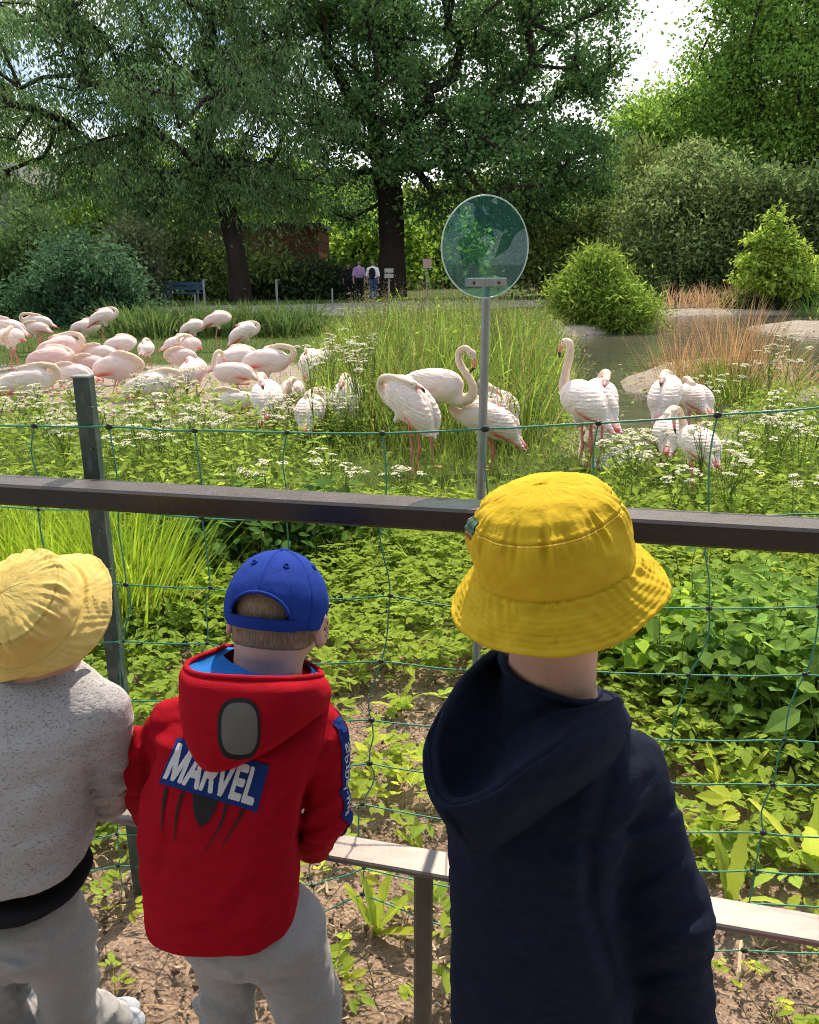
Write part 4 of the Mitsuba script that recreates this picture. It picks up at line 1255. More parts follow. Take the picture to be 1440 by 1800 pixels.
def child_red():
    k = key_for('person')
    labels[k] = dict(label='child in a red hooded sweatshirt and blue baseball cap leaning on the low rail', category='person')
    hc = at(488, 1070, 1.225)
    Rh = frame(10, 20, 3)
    head = hc + Rh @ A(0, 0.006, -0.004)
    sh = [sec(1722, 272, 500, 1.10, .085), sec(1690, 262, 511, 1.10, .098), sec(1640, 254, 520, 1.10, .106), sec(1560, 250, 528, 1.105, .106), sec(1480, 247, 530, 1.115, .102), sec(1400, 243, 545, 1.13, .096),
          sec(1330, 258, 580, 1.145, .09), sec(1280, 272, 600, 1.16, .082), sec(1240, 300, 590, 1.175, .068), sec(1205, 345, 565, 1.185, .055), sec(1180, 390, 545, 1.195, .045)]
    shL, elL, wrL = J(292, 1270, 1.17), J(240, 1345, 1.215), J(262, 1425, 1.32)
    shR, elR, wrR = J(572, 1290, 1.165), J(572, 1430, 1.15), J(548, 1490, 1.235)
    RED = [(592, 1262, 545, 1360, 8, .004), (545, 1355, 526, 1480, 9, .007), (250, 1250, 262, 1390, 8, .005), (535, 1425, 612, 1385, 8, .006), (532, 1462, 606, 1436, 8, .006), (560, 1340, 606, 1330, 7, .004), (275, 1240, 232, 1300, 8, .005), (262, 1330, 215, 1345, 7, .006),
           (275, 1520, 410, 1570, 13, .004), (500, 1500, 400, 1610, 13, .004), (280, 1600, 400, 1650, 12, .004), (505, 1560, 470, 1670, 12, .004), (300, 1440, 280, 1560, 10, .003), (520, 1380, 470, 1460, 10, .004)]

    def seam_red(P):
        g = 0
        for a, b, s in ((shR, elR, 1), (shL, elL, -1)):
            g = g + 0.0024 * np.exp(-(((P - a) @ unit(A(s * 1.0, 0.0, -.35)) - 0.020) / 0.0035) ** 2) * (P[:, 2] > a[2] - .07)
        return g
    rr = lambda px, py, Y: px * sc_(py, Y)
    rt = [rr(46, 1280, 1.17), rr(48, 1430, 1.15), rr(36, 1490, 1.23)]
    rl = [rr(44, 1280, 1.17), rr(42, 1345, 1.2), 0.036]

    def top(P):
        d = loft(P, sh)
        d = smin(d, chain(P, [shR, elR, wrR], rt, 0.02), 0.014)
        d = smin(d, chain(P, [shL, elL, wrL], rl, 0.02), 0.022)
        d = smax(d, 0.425 - P[:, 2], 0.014)
        el = np.exp(-((np.linalg.norm(P - elR, axis=1)) / 0.07) ** 2)
        return d + folds(P, 0.011, 5, 7, 17) + folds(P, 0.012, 9, 18, 30) * el + seam_red(P) + creases(P, RED)
    lo, hi = box_of([shL, elL, wrL, shR, elR, wrR, at(390, 1725, 1.1), at(470, 1170, 1.19)], A(0.12, 0.14, 0.05))
    t = obj('sweatshirt', iso(top, lo, hi, 0.0045), 'red_fleece', k, smooth=True)
    # hood
    i2 = [(396, 1150, 1.19), (398, 1158, 1.165), (425, 1172, 1.145), (470, 1182, 1.138), (515, 1188, 1.145), (541, 1186, 1.17), (546, 1176, 1.20), (530, 1160, 1.235), (480, 1145, 1.255), (425, 1138, 1.24)]
    i1 = [(392, 1148, 1.19), (362, 1172, 1.14), (385, 1196, 1.108), (455, 1206, 1.10), (515, 1206, 1.11), (546, 1196, 1.15), (556, 1184, 1.20), (536, 1165, 1.25), (480, 1148, 1.27), (415, 1138, 1.255)]
    rim = [(384, 1142, 1.19), (330, 1166, 1.128), (346, 1185, 1.085), (430, 1192, 1.07), (508, 1193, 1.078), (556, 1188, 1.125), (565, 1184, 1.20), (540, 1166, 1.265), (480, 1148, 1.285), (408, 1136, 1.27)]
    o1 = [(376, 1146, 1.19), (319, 1178, 1.122), (332, 1212, 1.066), (425, 1224, 1.048), (515, 1218, 1.058), (568, 1204, 1.12), (574, 1194, 1.20), (542, 1176, 1.275), (480, 1158, 1.295), (402, 1142, 1.28)]
    o2 = [(366, 1165, 1.19), (318, 1225, 1.115), (330, 1290, 1.055), (404, 1300, 1.034), (500, 1270, 1.05), (572, 1226, 1.115), (580, 1212, 1.20), (545, 1195, 1.27), (480, 1178, 1.29), (396, 1160, 1.27)]
    o3 = [(360, 1185, 1.19), (321, 1262, 1.105), (340, 1330, 1.056), (392, 1348, 1.042), (480, 1308, 1.052), (564, 1250, 1.11), (578, 1230, 1.20), (545, 1210, 1.26), (480, 1195, 1.28), (392, 1178, 1.26)]
    ba = [(358, 1205, 1.19), (326, 1278, 1.125), (348, 1345, 1.095), (385, 1360, 1.088), (470, 1322, 1.085), (556, 1262, 1.12), (572, 1245, 1.20), (545, 1225, 1.25), (480, 1212, 1.265), (392, 1195, 1.25)]
    g = lambda L: [at(*q) for q in L]
    v, f = loops([g(L) for L in (rim, o1, o2, o3, ba)], 110, 60)
    v = jitter(v, 0.002, 18, 41)
    hood = obj('hood', (v, f), 'red_fleece', t, smooth=True)
    hm = trimesh.Trimesh(v, np.vstack([f[:, [0, 1, 2]], f[:, [0, 2, 3]]]), process=False)
    v2, f2 = loops([g(L) for L in (i2, i1, rim)], 110, 30)
    obj('hood_lining', (jitter(v2, 0.003, 22, 43), f2), 'blue_lining', t, smooth=True)
    obj('hood_hem', tube(spline(np.array(g(rim)), 130, closed=True), 0.0045, 8, closed=True), 'red_fleece', t, smooth=True)
    # prints on the back
    eye_ray = lambda v: (np.repeat(CAM[None], len(v), 0) + unit(ray(v[:, 0], v[:, 1])) * 0.85, unit(ray(v[:, 0], v[:, 1])))

    def dec(poly, mat, lift, name='print'):
        m = decal(poly, top, lift, 5.0, eye_ray)
        obj(name, m, mat, t, smooth=False)
    patch = Polygon([(313, 1297), (474, 1345), (452, 1427), (281, 1376)])
    dec(patch, 'blue_print', 0.0022)
    tp = text_poly('MARVEL', 1.0).buffer(0.035)
    x0, y0, x1, y1 = tp.bounds
    q0, q1, q2, q3 = A(288, 1369), A(444, 1416), A(462, 1352), A(315, 1307)          # bottom left, bottom right, top right, top left
    def warp(c):
        u, w = (c[:, 0] - x0) / (x1 - x0), (c[:, 1] - y0) / (y1 - y0)
        return ((1 - u) * (1 - w))[:, None] * q0 + (u * (1 - w))[:, None] * q1 + (u * w)[:, None] * q2 + ((1 - u) * w)[:, None] * q3
    dec(shapely.transform(tp, warp), 'white_print', 0.0032, 'lettering')
    streak = lambda pts, w0, w1: Polygon(np.vstack([np.array(pts) + np.linspace(w0, w1, len(pts))[:, None] * A(1, 0.2), (np.array(pts) - np.linspace(w0, w1, len(pts))[:, None] * A(1, 0.2))[::-1]]))
    for pts in ([(294, 1384), (288, 1420), (285, 1463)], [(322, 1392), (312, 1430), (308, 1478)], [(399, 1412), (388, 1450), (361, 1495)], [(429, 1421), (414, 1450), (391, 1488)]):
        dec(streak(spline(np.array(pts, float), 9), 3.2, 0.7), 'dark_print', 0.0022)
    dec(Polygon([(339, 1394), (385, 1408), (378, 1425), (368, 1444), (352, 1453), (345, 1440), (340, 1418)]), 'dark_print', 0.0022)
    # plain oval patch on the hood
    oa = np.linspace(0, 2 * np.pi, 40, endpoint=False)
    ov = lambda rx, ry, cx, cy: [(cx + math.copysign(abs(math.cos(a)) ** 0.7, math.cos(a)) * rx, cy + math.copysign(abs(math.sin(a)) ** 0.7, math.sin(a)) * ry) for a in oa]
    def on_mesh(poly, mat, lift):
        v, fc = tri_poly(poly, 7.0)
        o, d = eye_ray(v)
        loc, idx, tri = hm.ray.intersects_location(o, d, multiple_hits=False)
        P = np.full((len(v), 3), np.nan)
        P[idx] = loc - d[idx] * lift
        ok = ~np.isnan(P[fc]).any((1, 2))
        obj('print', (np.nan_to_num(P), fc[ok]), mat, hood)
    try:
        on_mesh(Polygon(ov(38, 54, 420, 1282)), 'dark_print', 0.0022)
        on_mesh(Polygon(ov(32, 46, 421, 1281)), 'grey_print', 0.0034)
    except Exception as e:
        print('hood print', e)
    # lettered band down the outside of the right sleeve
    a0, a1, a2 = shR + A(0, 0, .03), elR + A(0, 0, .01), elR + (wrR - elR) * 0.5
    path = spline(np.array([a0, shR * .5 + elR * .5, a1, a2]), 60)
    outw = unit(A(0.93, -0.36, 0.12))
    LEN = 10.0
    def side_ray(v):
        s = np.clip(v[:, 0] / LEN, 0, 1) * 59
        i = np.minimum(s.astype(int), 58)
        c = path[i] + (path[i + 1] - path[i]) * (s - i)[:, None]
        tan = unit(path[i + 1] - path[i])
        ac = unit(np.cross(tan, outw))
        return c + outw * 0.10 + ac * (v[:, 1:2] * 0.018), np.repeat(-outw[None], len(v), 0)
    band = Polygon([(0, -0.62), (LEN, -0.62), (LEN, 0.62), (0, 0.62)])
    obj('sleeve_band', decal(band, top, 0.0022, 0.35, side_ray), 'blue_print', t)
    tp2 = text_poly('SPIDER-MAN', 1.0)
    bx = tp2.bounds
    tp2 = shapely.transform(tp2, lambda c: np.c_[(c[:, 0] - bx[0]) / (bx[2] - bx[0]) * 5.4 + 1.5, (c[:, 1] - bx[1]) / (bx[3] - bx[1]) * 0.62 - 0.31])
    obj('sleeve_lettering', decal(tp2, top, 0.0032, 0.2, side_ray), 'white_print', t)
    # body
    neck0, neck1 = at(470, 1215, 1.19), head + Rh @ A(0, -0.030, -0.055)
    aimR = unit(A(-0.25, 0.9, -0.15))

    def body(P):
        d = head_sdf(P, head, Rh, 0.98)
        d = smin(d, cone(P, neck0, neck1, 0.056, 0.053), 0.025)
        d = smin(d, chain(P, [neck0, at(405, 1400, 1.135), at(392, 1560, 1.12), A(-.268, 1.11, .36)], [0.042, 0.06, 0.06, .05], 0.03), 0.02)
        for a, b, c in ((shR, elR, wrR), (shL, elL, wrL)):
            d = smin(d, chain(P, [a, b, c], [0.022, 0.019, 0.018], 0.015), 0.01)
        d = smin(d, hand_sdf(P, wrR + aimR * 0.012, aimR, A(0, 0.1, -1), A(-1, -0.2, 0), 0.85), 0.006)
        d = smin(d, hand_sdf(P, wrL + A(0, 0.012, 0), A(0.1, 1, -0.1), A(0, 0.1, -1), A(1, 0.2, 0), 0.85), 0.006)
        for hp, kn, an in LEG:
            d = smin(d, chain(P, [hp, kn, an], [0.034, 0.028, 0.022], 0.02), 0.02)
        return d
    LEG = [(A(-.318, 1.12, .36), A(-.325, 1.15, .21), A(-0.335, 1.09, 0.05)), (A(-.212, 1.11, .37), A(-.178, 1.12, .21), A(-0.165, 1.07, 0.05))]
    lo, hi = box_of([head, head, neck0, wrR, elR, wrL, elL, A(-.27, 1.2, .03)], A(0.12, 0.13, 0.12))
    scene[k] = mikit.ply(iso(body, lo, hi, 0.0045), 'skin', smooth=True)
    hr = lambda P: smax(smin(head_sdf(P, head, Rh, 0.98, False), cone(P, neck0, neck1, 0.056, 0.053), .025) - 0.0025, np.maximum.reduce([np.abs(((P - head) @ Rh)[:, 0]) - 0.069, ((P - head) @ Rh) @ unit(A(0, 0.55, -0.85)) - 0.055, -((P - head) @ Rh)[:, 2] - 0.053 - 6.0 * ((P - head) @ Rh)[:, 0] ** 2 * 0, ((P - head) @ Rh)[:, 1] - 0.028]), 0.004)
    obj('hair', iso(hr, head - 0.12, head + 0.12, 0.004), 'hair_brown', k, smooth=True)
    eyes(k, head, Rh, 0.98)
    # cap: dome with the arched opening at the back, panels, strap, eyelets, button and peak
    cc = hc + Rh @ A(0, -0.004, 0.006)
    rx, ry, rz = 0.081, 0.097, 0.089
    nc, nr = 240, 60
    az = np.arange(nc) / nc * 2 * np.pi - np.pi                 # 0 at the back
    low = np.full(nc, -0.030)
    half = 0.62
    ins = np.abs(az) < half
    arch = 0.040 * np.sqrt(np.clip(1 - (az / half) ** 2, 0, 1)) + -0.016
    low = np.where(ins, np.maximum(low, arch), low)

    def dome(a, el):
        e2 = np.cos(el)
        x, y, z = rx * np.sin(a) * e2, -ry * np.cos(a) * e2, rz * np.sin(el)
        return np.stack([x, y, z], -1)
    el0 = np.arcsin(np.clip(low / rz, -1, 1))
    tt = np.linspace(0, 1, nr)[:, None]
    EL = el0[None] * (1 - tt) + tt * (np.pi / 2 - 0.001)
    AZ = np.repeat(az[None], nr, 0)
    Vd = dome(AZ, EL)
    seamd = np.min([np.abs(np.angle(np.exp(1j * (AZ - s)))) * np.cos(EL) for s in (0, np.pi / 3, 2 * np.pi / 3, np.pi, -np.pi / 3, -2 * np.pi / 3)], axis=0)
    bulge = -0.0022 * np.exp(-(seamd / 0.025) ** 2) + 0.0007 * np.exp(-((seamd - 0.05) / 0.015) ** 2) + (meshkit.fbm(Vd * 30, 3, 3) - 0.5) * 0.004
    Vd = Vd * (1 + bulge[..., None] / rx)
    Vw = cc + Vd.reshape(-1, 3) @ Rh.T
    v, f = thick(Vw, grid_faces(nr, nc, wrap=True), -0.002)
    cap = obj('baseball_cap', (v, f), 'blue_twill', k, smooth=True)
    i = np.where(ins)[0]
    obj('opening_trim', tube(cc + (dome(az[i], el0[i]) * 1.012) @ Rh.T, 0.0028, 6), 'blue_twill', cap, smooth=True)
    st = np.linspace(-half * 1.25, half * 1.25, 40)
    s0, s1 = dome(st, np.full(40, math.asin(-0.031 / rz))) * 1.012, dome(st, np.full(40, math.asin(-0.013 / rz))) * 1.02
    v, f = thick(cc + np.vstack([s0, s0 * .5 + s1 * .5, s1]) @ Rh.T, grid_faces(3, 40), 0.002)
    obj('strap', (v, f), 'blue_twill', cap, smooth=True)
    for a in (-0.50, 0.50, -1.55, 1.55):
        c0 = dome(np.array(a), np.array(0.84)) * 1.012
        n0 = unit(c0 / A(rx, ry, rz) ** 2); u0 = unit(np.cross(n0, A(0, 0, 1))); w0 = np.cross(n0, u0)
        ring = [cc + Rh @ (c0 + 0.0042 * (math.cos(b) * u0 + math.sin(b) * w0)) for b in np.linspace(0, 2 * np.pi, 14, endpoint=False)]
        obj('eyelet', tube(ring, 0.0014, 5, closed=True), 'blue_twill', cap, smooth=True)
    m = trimesh.creation.icosphere(subdivisions=2, radius=0.008); m.vertices *= A(1, 1, .5)
    m.vertices = (m.vertices + A(0, 0, rz)) @ Rh.T + cc
    obj('button', m, 'blue_twill', cap, smooth=True)
    vis = []
    for tq in np.linspace(0, 1, 8):
        for a in np.linspace(-1.05, 1.05, 30):
            e = dome(np.array(np.pi + a), np.array(math.asin(-0.028 / rz)))
            vis.append(e + A(0, 1, -0.28) * 0.062 * tq * math.cos(a * 0.9) ** 0.7 + A(0, 0, -0.012 * (a / 1.05) ** 2 * tq))
    v, f = thick(cc + np.array(vis) @ Rh.T, grid_faces(8, 30), 0.003)
    obj('peak', (v, f), 'blue_twill', cap, smooth=True)
    # trousers, shoes
    c0 = A(-.268, 1.11, .395)

    def tr(P):
        d = smin(chain(P, [LEG[0][0], LEG[0][1], LEG[0][2]], [.066, .052, .042], .02), chain(P, [LEG[1][0], LEG[1][1], LEG[1][2]], [.074, .060, .046], .02), .010)
        d = smin(d, ell(P, c0, A(.118, .10, .075)), .03)
        return d + folds(P, .012, 21, 12, 24) + creases(P, [(275, 1690, 400, 1760, 9, .006), (300, 1730, 420, 1780, 9, .007), (420, 1700, 480, 1790, 9, .005), (540, 1700, 470, 1730, 8, .005), (330, 1790, 410, 1800, 7, .004)])
    lo, hi = box_of([c0, LEG[0][2], LEG[1][2], LEG[0][1], LEG[1][1]], A(.14, .13, .09))
    obj('trousers', iso(tr, lo, hi, 0.005), 'grey_jersey', k, smooth=True)
    shoe(k, LEG[0][2] * A(1, 1, 0) + A(0, -.04, 0.0), A(-.1, 1, 0), 0.15); shoe(k, LEG[1][2] * A(1, 1, 0) + A(0, -.04, 0.0), A(.25, 1, 0), 0.15)


def child_grey():
    k = key_for('person')
    labels[k] = dict(label='child in a pale yellow sun hat and speckled grey sweater at the low rail', category='person')
    hc = at(66, 1078, 1.20)
    Rh = frame(-10, -16, -8)
    head = hc + A(0, 0.014, -.020)
    sh = [sec(1625, -82, 152, 1.14, .094), sec(1560, -92, 156, 1.14, .10), sec(1500, -98, 160, 1.145, .10), sec(1420, -104, 164, 1.15, .098), sec(1340, -106, 178, 1.16, .093), sec(1270, -100, 205, 1.17, .085), sec(1225, -80, 200, 1.18, .072),
          sec(1190, -45, 165, 1.19, .058), sec(1160, -5, 125, 1.20, .048)]
    GREY = [(112, 1190, 128, 1330, 6, .003), (150, 1318, 205, 1300, 9, .003), (158, 1352, 222, 1362, 9, .0035), (162, 1385, 222, 1392, 9, .0035), (20, 1480, 140, 1440, 12, .004), (10, 1400, 120, 1350, 13, .004), (40, 1540, 150, 1500, 12, .005), (0, 1300, 90, 1270, 12, .003)]
    shR, elR, wrR = J(176, 1255, 1.17), J(196, 1362, 1.19), J(190, 1412, 1.285)
    shL, elL, wrL = J(-78, 1255, 1.18), J(-110, 1370, 1.20), J(-60, 1420, 1.36)

    def top(P):
        d = loft(P, sh)
        d = smax(d, (0.497 + 0.16 * (P[:, 0] + 0.6)) - P[:, 2], 0.012)
        d = smin(d, chain(P, [shR, elR, wrR], [.052, .040, .036], .02), 0.016)
        d = smin(d, chain(P, [shL, elL, wrL], [.052, .042, .036], .02), 0.02)
        e = np.exp(-((np.linalg.norm(P - elR, axis=1)) / 0.06) ** 2)
        return d + folds(P, 0.007, 6) + folds(P, 0.014, 12, 20, 40) * e + creases(P, GREY)
    lo, hi = box_of([shL, elL, wrL, shR, elR, wrR, at(30, 1625, 1.14), at(60, 1160, 1.2)], A(0.12, 0.14, 0.05))
    t = obj('sweater', iso(top, lo, hi, 0.0045), 'heather_knit', k, smooth=True)
    bz = [sec(1690, -70, 144, 1.14, .094), sec(1630, -84, 153, 1.14, .100), sec(1530, -96, 159, 1.145, .104)]
    slab = lambda P, z0, z1: np.maximum(P[:, 2] - (z1 + 0.16 * (P[:, 0] + 0.6)), (z0 + 0.13 * (P[:, 0] + 0.6)) - P[:, 2])
    band = lambda P: smax(loft(P, bz) + 0.001, slab(P, 0.449, 0.506), 0.006) + folds(P, 0.003, 16)
    obj('waistband', iso(band, A(-1.0, .95, .3), A(-.3, 1.35, .62), 0.0045), 'black_rib', t, smooth=True)
    cuff = chain
    obj('cuff', iso(lambda P: cone(P, wrR - unit(wrR - elR) * .004, wrR + unit(wrR - elR) * .022, .030, .026), wrR - .07, wrR + .07, 0.004), 'heather_knit', t, smooth=True)
    LEG = [(J(-20, 1640, 1.16), J(0, 1790, 1.22), A(-0.655, 1.22, 0.05)), (J(108, 1650, 1.155), J(122, 1770, 1.20), A(-0.575, 1.235, 0.05))]
    neck0, neck1 = at(60, 1195, 1.19), head + Rh @ A(0, -0.030, -0.055)

    def body(P):
        d = head_sdf(P, head, Rh, 0.93)
        d = smin(d, cone(P, neck0, neck1, 0.046, 0.046), 0.025)
        d = smin(d, chain(P, [neck0, at(30, 1420, 1.15), at(30, 1580, 1.15)], [0.042, 0.06, 0.06], 0.03), 0.02)
        for a, b, c in ((shR, elR, wrR), (shL, elL, wrL)):
            d = smin(d, chain(P, [a, b, c], [0.022, 0.019, 0.018], 0.015), 0.01)
        d = smin(d, hand_sdf(P, wrR + A(0.004, 0.018, -.004), A(0.15, 1, -0.15), A(0, 0.1, -1), A(-1, -0.2, 0), 0.85), 0.006)
        d = smin(d, hand_sdf(P, wrL + A(0, 0.012, 0), A(0.1, 1, -0.1), A(0, 0.1, -1), A(1, 0.2, 0), 0.85), 0.006)
        for hp, kn, an in LEG:
            d = smin(d, chain(P, [hp, kn, an], [0.034, 0.028, 0.022], 0.02), 0.02)
        return d
    lo, hi = box_of([head, head, neck0, wrR, elR, wrL, elL, LEG[0][2], LEG[1][2]], A(0.12, 0.13, 0.12))
    scene[k] = mikit.ply(iso(body, lo, hi, 0.0045), 'skin', smooth=True)
    hr = lambda P: smax(head_sdf(P, head, Rh, 0.93, False) - 0.003, np.maximum(((P - head) @ Rh) @ unit(A(0, 0.55, -0.85)) - 0.052, ((P - head) @ Rh)[:, 1] - 0.028), 0.004)
    obj('hair', iso(hr, head - 0.12, head + 0.12, 0.005), 'hair_brown', k, smooth=True)
    eyes(k, head, Rh, 0.93)
    # sun hat, its brim turned up on the right and at the back
    axis = unit(A(-0.26, -0.62, 0.74))
    pr = [(0.126, -0.004), (0.117, 0.010), (0.106, 0.024), (0.094, 0.036), (0.090, 0.041), (0.0885, 0.047), (0.087, 0.070), (0.083, 0.088), (0.079, 0.096), (0.066, 0.106), (0.042, 0.113), (0.018, 0.115), (0.0, 0.1155)]

    def curl(th):
        right = math.exp(-((math.atan2(math.sin(th - 0.35), math.cos(th - 0.35))) / 1.0) ** 2)
        back = math.exp(-((math.atan2(math.sin(th + 1.75), math.cos(th + 1.75))) / 0.8) ** 2)
        return (0.022 * right + 0.034 * back, -0.008 * right + 0.016 * back)
    h, V, fr, ci = bucket_hat(k, 'sun_hat', hc - axis * 0.022 + A(0.000, 0.004, -0.009), axis, [(a * 1.02 if a < .1 else .1 * 1.02 + (a - .1) * .7, b * .97) for a, b in pr], 'pale_yellow_cotton', 22, curl=curl, ring=(4, 8), stitch_rows=(0.006,), pucker=0.9)
    obj('crown_seam', tube(V[ci] + (V[ci] - V[ci].mean(0)) * 0.008, 0.0010, 5, closed=True), 'pale_yellow_cotton', h, smooth=True)

    def tr(P):
        d = smin(chain(P, list(LEG[0]), [.072, .056, .044], .02), chain(P, list(LEG[1]), [.062, .054, .044], .02), .008)
        d = smin(d, ell(P, J(32, 1625, 1.15), A(.114, .102, .09)), .02)
        return d + folds(P, .012, 25, 12, 24) + creases(P, [(180, 1650, 110, 1700, 8, .005), (0, 1680, 60, 1692, 8, .008), (110, 1640, 90, 1720, 8, .004), (170, 1720, 120, 1760, 8, .004), (10, 1720, 55, 1760, 8, .006)])
    lo, hi = box_of([J(30, 1630, 1.15), LEG[0][2], LEG[1][2], LEG[0][1], LEG[1][1]], A(.15, .14, .09))
    obj('trousers', iso(tr, lo, hi, 0.005), 'grey_jersey', k, smooth=True)
    shoe(k, A(-.675, 1.205, 0.0), A(0.9, 0.30, 0), 0.145); shoe(k, LEG[0][2] * A(1, 1, 0) + A(-.02, -.03, 0.0), A(.8, .6, 0), 0.15)


child_grey()
child_red()
child_far_right()
background_things()
# ------------------------------------------------------------------ flamingos
PLUM = {'type': 'mesh_attribute', 'name': 'vertex_color'}
scene['plumage'] = dict(type='bumpmap', tex=mikit.proc(lambda p, n, uv: 0.004 * mikit.noise(uv.x * 30, uv.y * 140, 0) + 0.003 * mikit.fbm(uv.x * 60, uv.y * 90, 0, 2), 4e-3), scale=1.0,
                        bsdf=dict(type='twosided', bsdf=dict(type='principled', base_color=PLUM, roughness=0.85, specular=0.15, sheen=0.2)))
simple('flamingo_leg', (0.60, 0.19, 0.19), 0.6)
simple('bill_pink', (0.70, 0.22, 0.21), 0.45)
simple('bill_black', (0.015, 0.013, 0.015), 0.4)

NECKS = {
    'sleep': [(.13, 0, -.02), (.24, .0, .02), (.285, .02, .095), (.245, .045, .16), (.13, .06, .178), (.01, .055, .160), (-.06, .04, .14)],
    'tuck': [(.13, 0, -.02), (.22, .05, .0), (.25, .095, .05), (.20, .105, .105), (.10, .085, .148), (.01, .06, .158), (-.04, .05, .145)],
    'low': [(.13, 0, -.02), (.25, -.02, .02), (.31, -.03, .08), (.28, -.02, .15), (.17, .0, .175), (.06, .03, .165), (-.02, .04, .145)],
    'curve': [(.12, 0, -.07), (.22, 0, -.11), (.315, 0, -.085), (.335, 0, .00), (.280, 0, .10), (.215, 0, .19), (.205, 0, .275), (.262, 0, .318), (.318, 0, .275)],
    'tall': [(.10, 0, -.02), (.22, 0, .0), (.275, 0, .08), (.265, 0, .19), (.235, 0, .29), (.225, 0, .37), (.25, 0, .415), (.29, 0, .41)],
    'preen': [(.10, 0, -.02), (.21, .01, .02), (.25, .03, .13), (.235, .08, .235), (.20, .13, .275), (.165, .165, .25), (.15, .17, .205)]}
BILLS = {'tuck': [(-.07, .045, .13), (-.11, .05, .105), (-.13, .05, .08)], 'sleep': [(-.09, .035, .135), (-.14, .03, .115), (-.165, .03, .09)], 'low': [(-.05, .05, .125), (-.09, .06, .10), (-.11, .06, .075)],
         'curve': [(.340, 0, .225), (.338, 0, .165), (.300, 0, .115)], 'tall': [(.325, 0, .385), (.358, 0, .335), (.352, 0, .285)], 'preen': [(.145, .17, .165), (.135, .165, .11), (.11, .16, .07)]}
_cache = {}


def flamingo_meshes(pose, pitch, side, h, tone):
    key = (pose, pitch, side, h, tone)
    if key in _cache: return _cache[key]
    M = A(1, side, 1)
    nk = spline(np.array(NECKS[pose]), 26) * M
    rad = np.interp(np.linspace(0, 1, 26), [0, .15, .4, 1], [.075, .052, .033, .023])
    bl = np.array(BILLS[pose]) * M
    hd = nk[-1]
    Rp = rot([0, 1, 0], -pitch)          # tail down
    tail = A(-.40, 0, -.06)

    def bodyf(P):
        q = P @ Rp
        d = ell(q, A(-.02, 0, 0), A(.245, .13, .142))
        d = smin(d, ell(q, A(.11, 0, -.015), A(.13, .115, .12)), .06)
        d = smin(d, cone(q, A(-.14, 0, .0), tail, .085, .018), .05)
        for s in (-1, 1): d = smin(d, cone(q, A(-.02, s * .045, -.08), A(-.02, s * .045, -.19), .045, .022), .04)
        d = smin(d, chain(P, list(nk), list(rad), .008), .028)
        d = smin(d, ell(P, hd, A(.040, .028, .032)), .012)
        return smin(d, cone(P, hd, bl[0], .026, .017), .01)
    lo, hi = box_of([A(-.46, -.16, -.2), A(.3, .16, .2)] + list(nk) + list(bl), 0.06)
    mb = iso(bodyf, lo, hi, h)
    V = np.array(mb.vertices)
    dn = np.min(np.linalg.norm(V[:, None] - nk[None, 5:], axis=2) - rad[None, 5:], axis=1)
    t = np.clip(1 - dn / 0.02, 0, 1)[:, None]
    q = V @ Rp
    white = A(.67, .62, .615) * (1 - tone) + A(.68, .47, .46) * tone
    cream = A(.66, .52, .42)
    pink = A(.70, .13, .15)
    c = white + (meshkit.fbm(V * 22, 2, 3)[:, None] - .5) * A(.06, .11, .11)
    k = np.clip((-q[:, 0] - .20) / .10, 0, 1)[:, None] * np.clip((0.0 - q[:, 2]) / .05, 0, 1)[:, None]
    c = c * (1 - k) + pink * k
    c = c * (1 - t) + cream * t
    u = np.c_[q[:, 0], np.arctan2(q[:, 1], q[:, 2]) * .15]
    out = [('body', V, np.array(mb.faces), c, u)]
    for s in (-1, 1):
        def wingf(P):
            q = P @ Rp
            d = ell(q, A(-.055, s * .050, .022), A(.235, .098, .115))
            d = smin(d, cone(q, A(-.16, s * .05, .01), A(-.43, s * .028, -.085), .066, .012), .05)
            d = smax(d, .015 - s * q[:, 1] + .0 * q[:, 0], .02)
            d = smax(d, -(q[:, 2] + .085 + .12 * np.clip(-q[:, 0], 0, 1)), .03)
            rid = np.sin((q[:, 2] * 1.0 + q[:, 0] * .35) * 210) * (.0042 if h < .015 else .002) * np.clip((.08 - q[:, 0]) / .15, 0, 1)
            return d + rid
        w = iso(wingf, A(-.48, -.19, -.24), A(.24, .19, .2), h)
        W = np.array(w.vertices)
        q = W @ Rp
        c = white + (meshkit.noise(np.c_[q[:, 0] * 12, q[:, 1] * 5, (q[:, 2] + q[:, 0] * .35) * 70], 5)[:, None] - .5) * A(.10, .22, .22)
        line = q[:, 2] + .03 + .16 * np.clip(-q[:, 0] - .05, 0, 1)
        k = np.clip((-q[:, 0] - .02) / .14, 0, 1)[:, None] * np.clip((.034 - line) / .035, 0, 1)[:, None]
        c = c * (1 - k) + pink * k
        b = (np.clip((-q[:, 0] - .335) / .05, 0, 1) * np.clip((-.015 - line) / .02, 0, 1))[:, None] * .8
        c = c * (1 - b) + A(.05, .03, .035) * b
        out.append(('wing', W, np.array(w.faces), c, np.c_[q[:, 0], (q[:, 2] + q[:, 0] * .35)]))
    _cache[key] = (out, hd, bl, nk)
    return _cache[key]


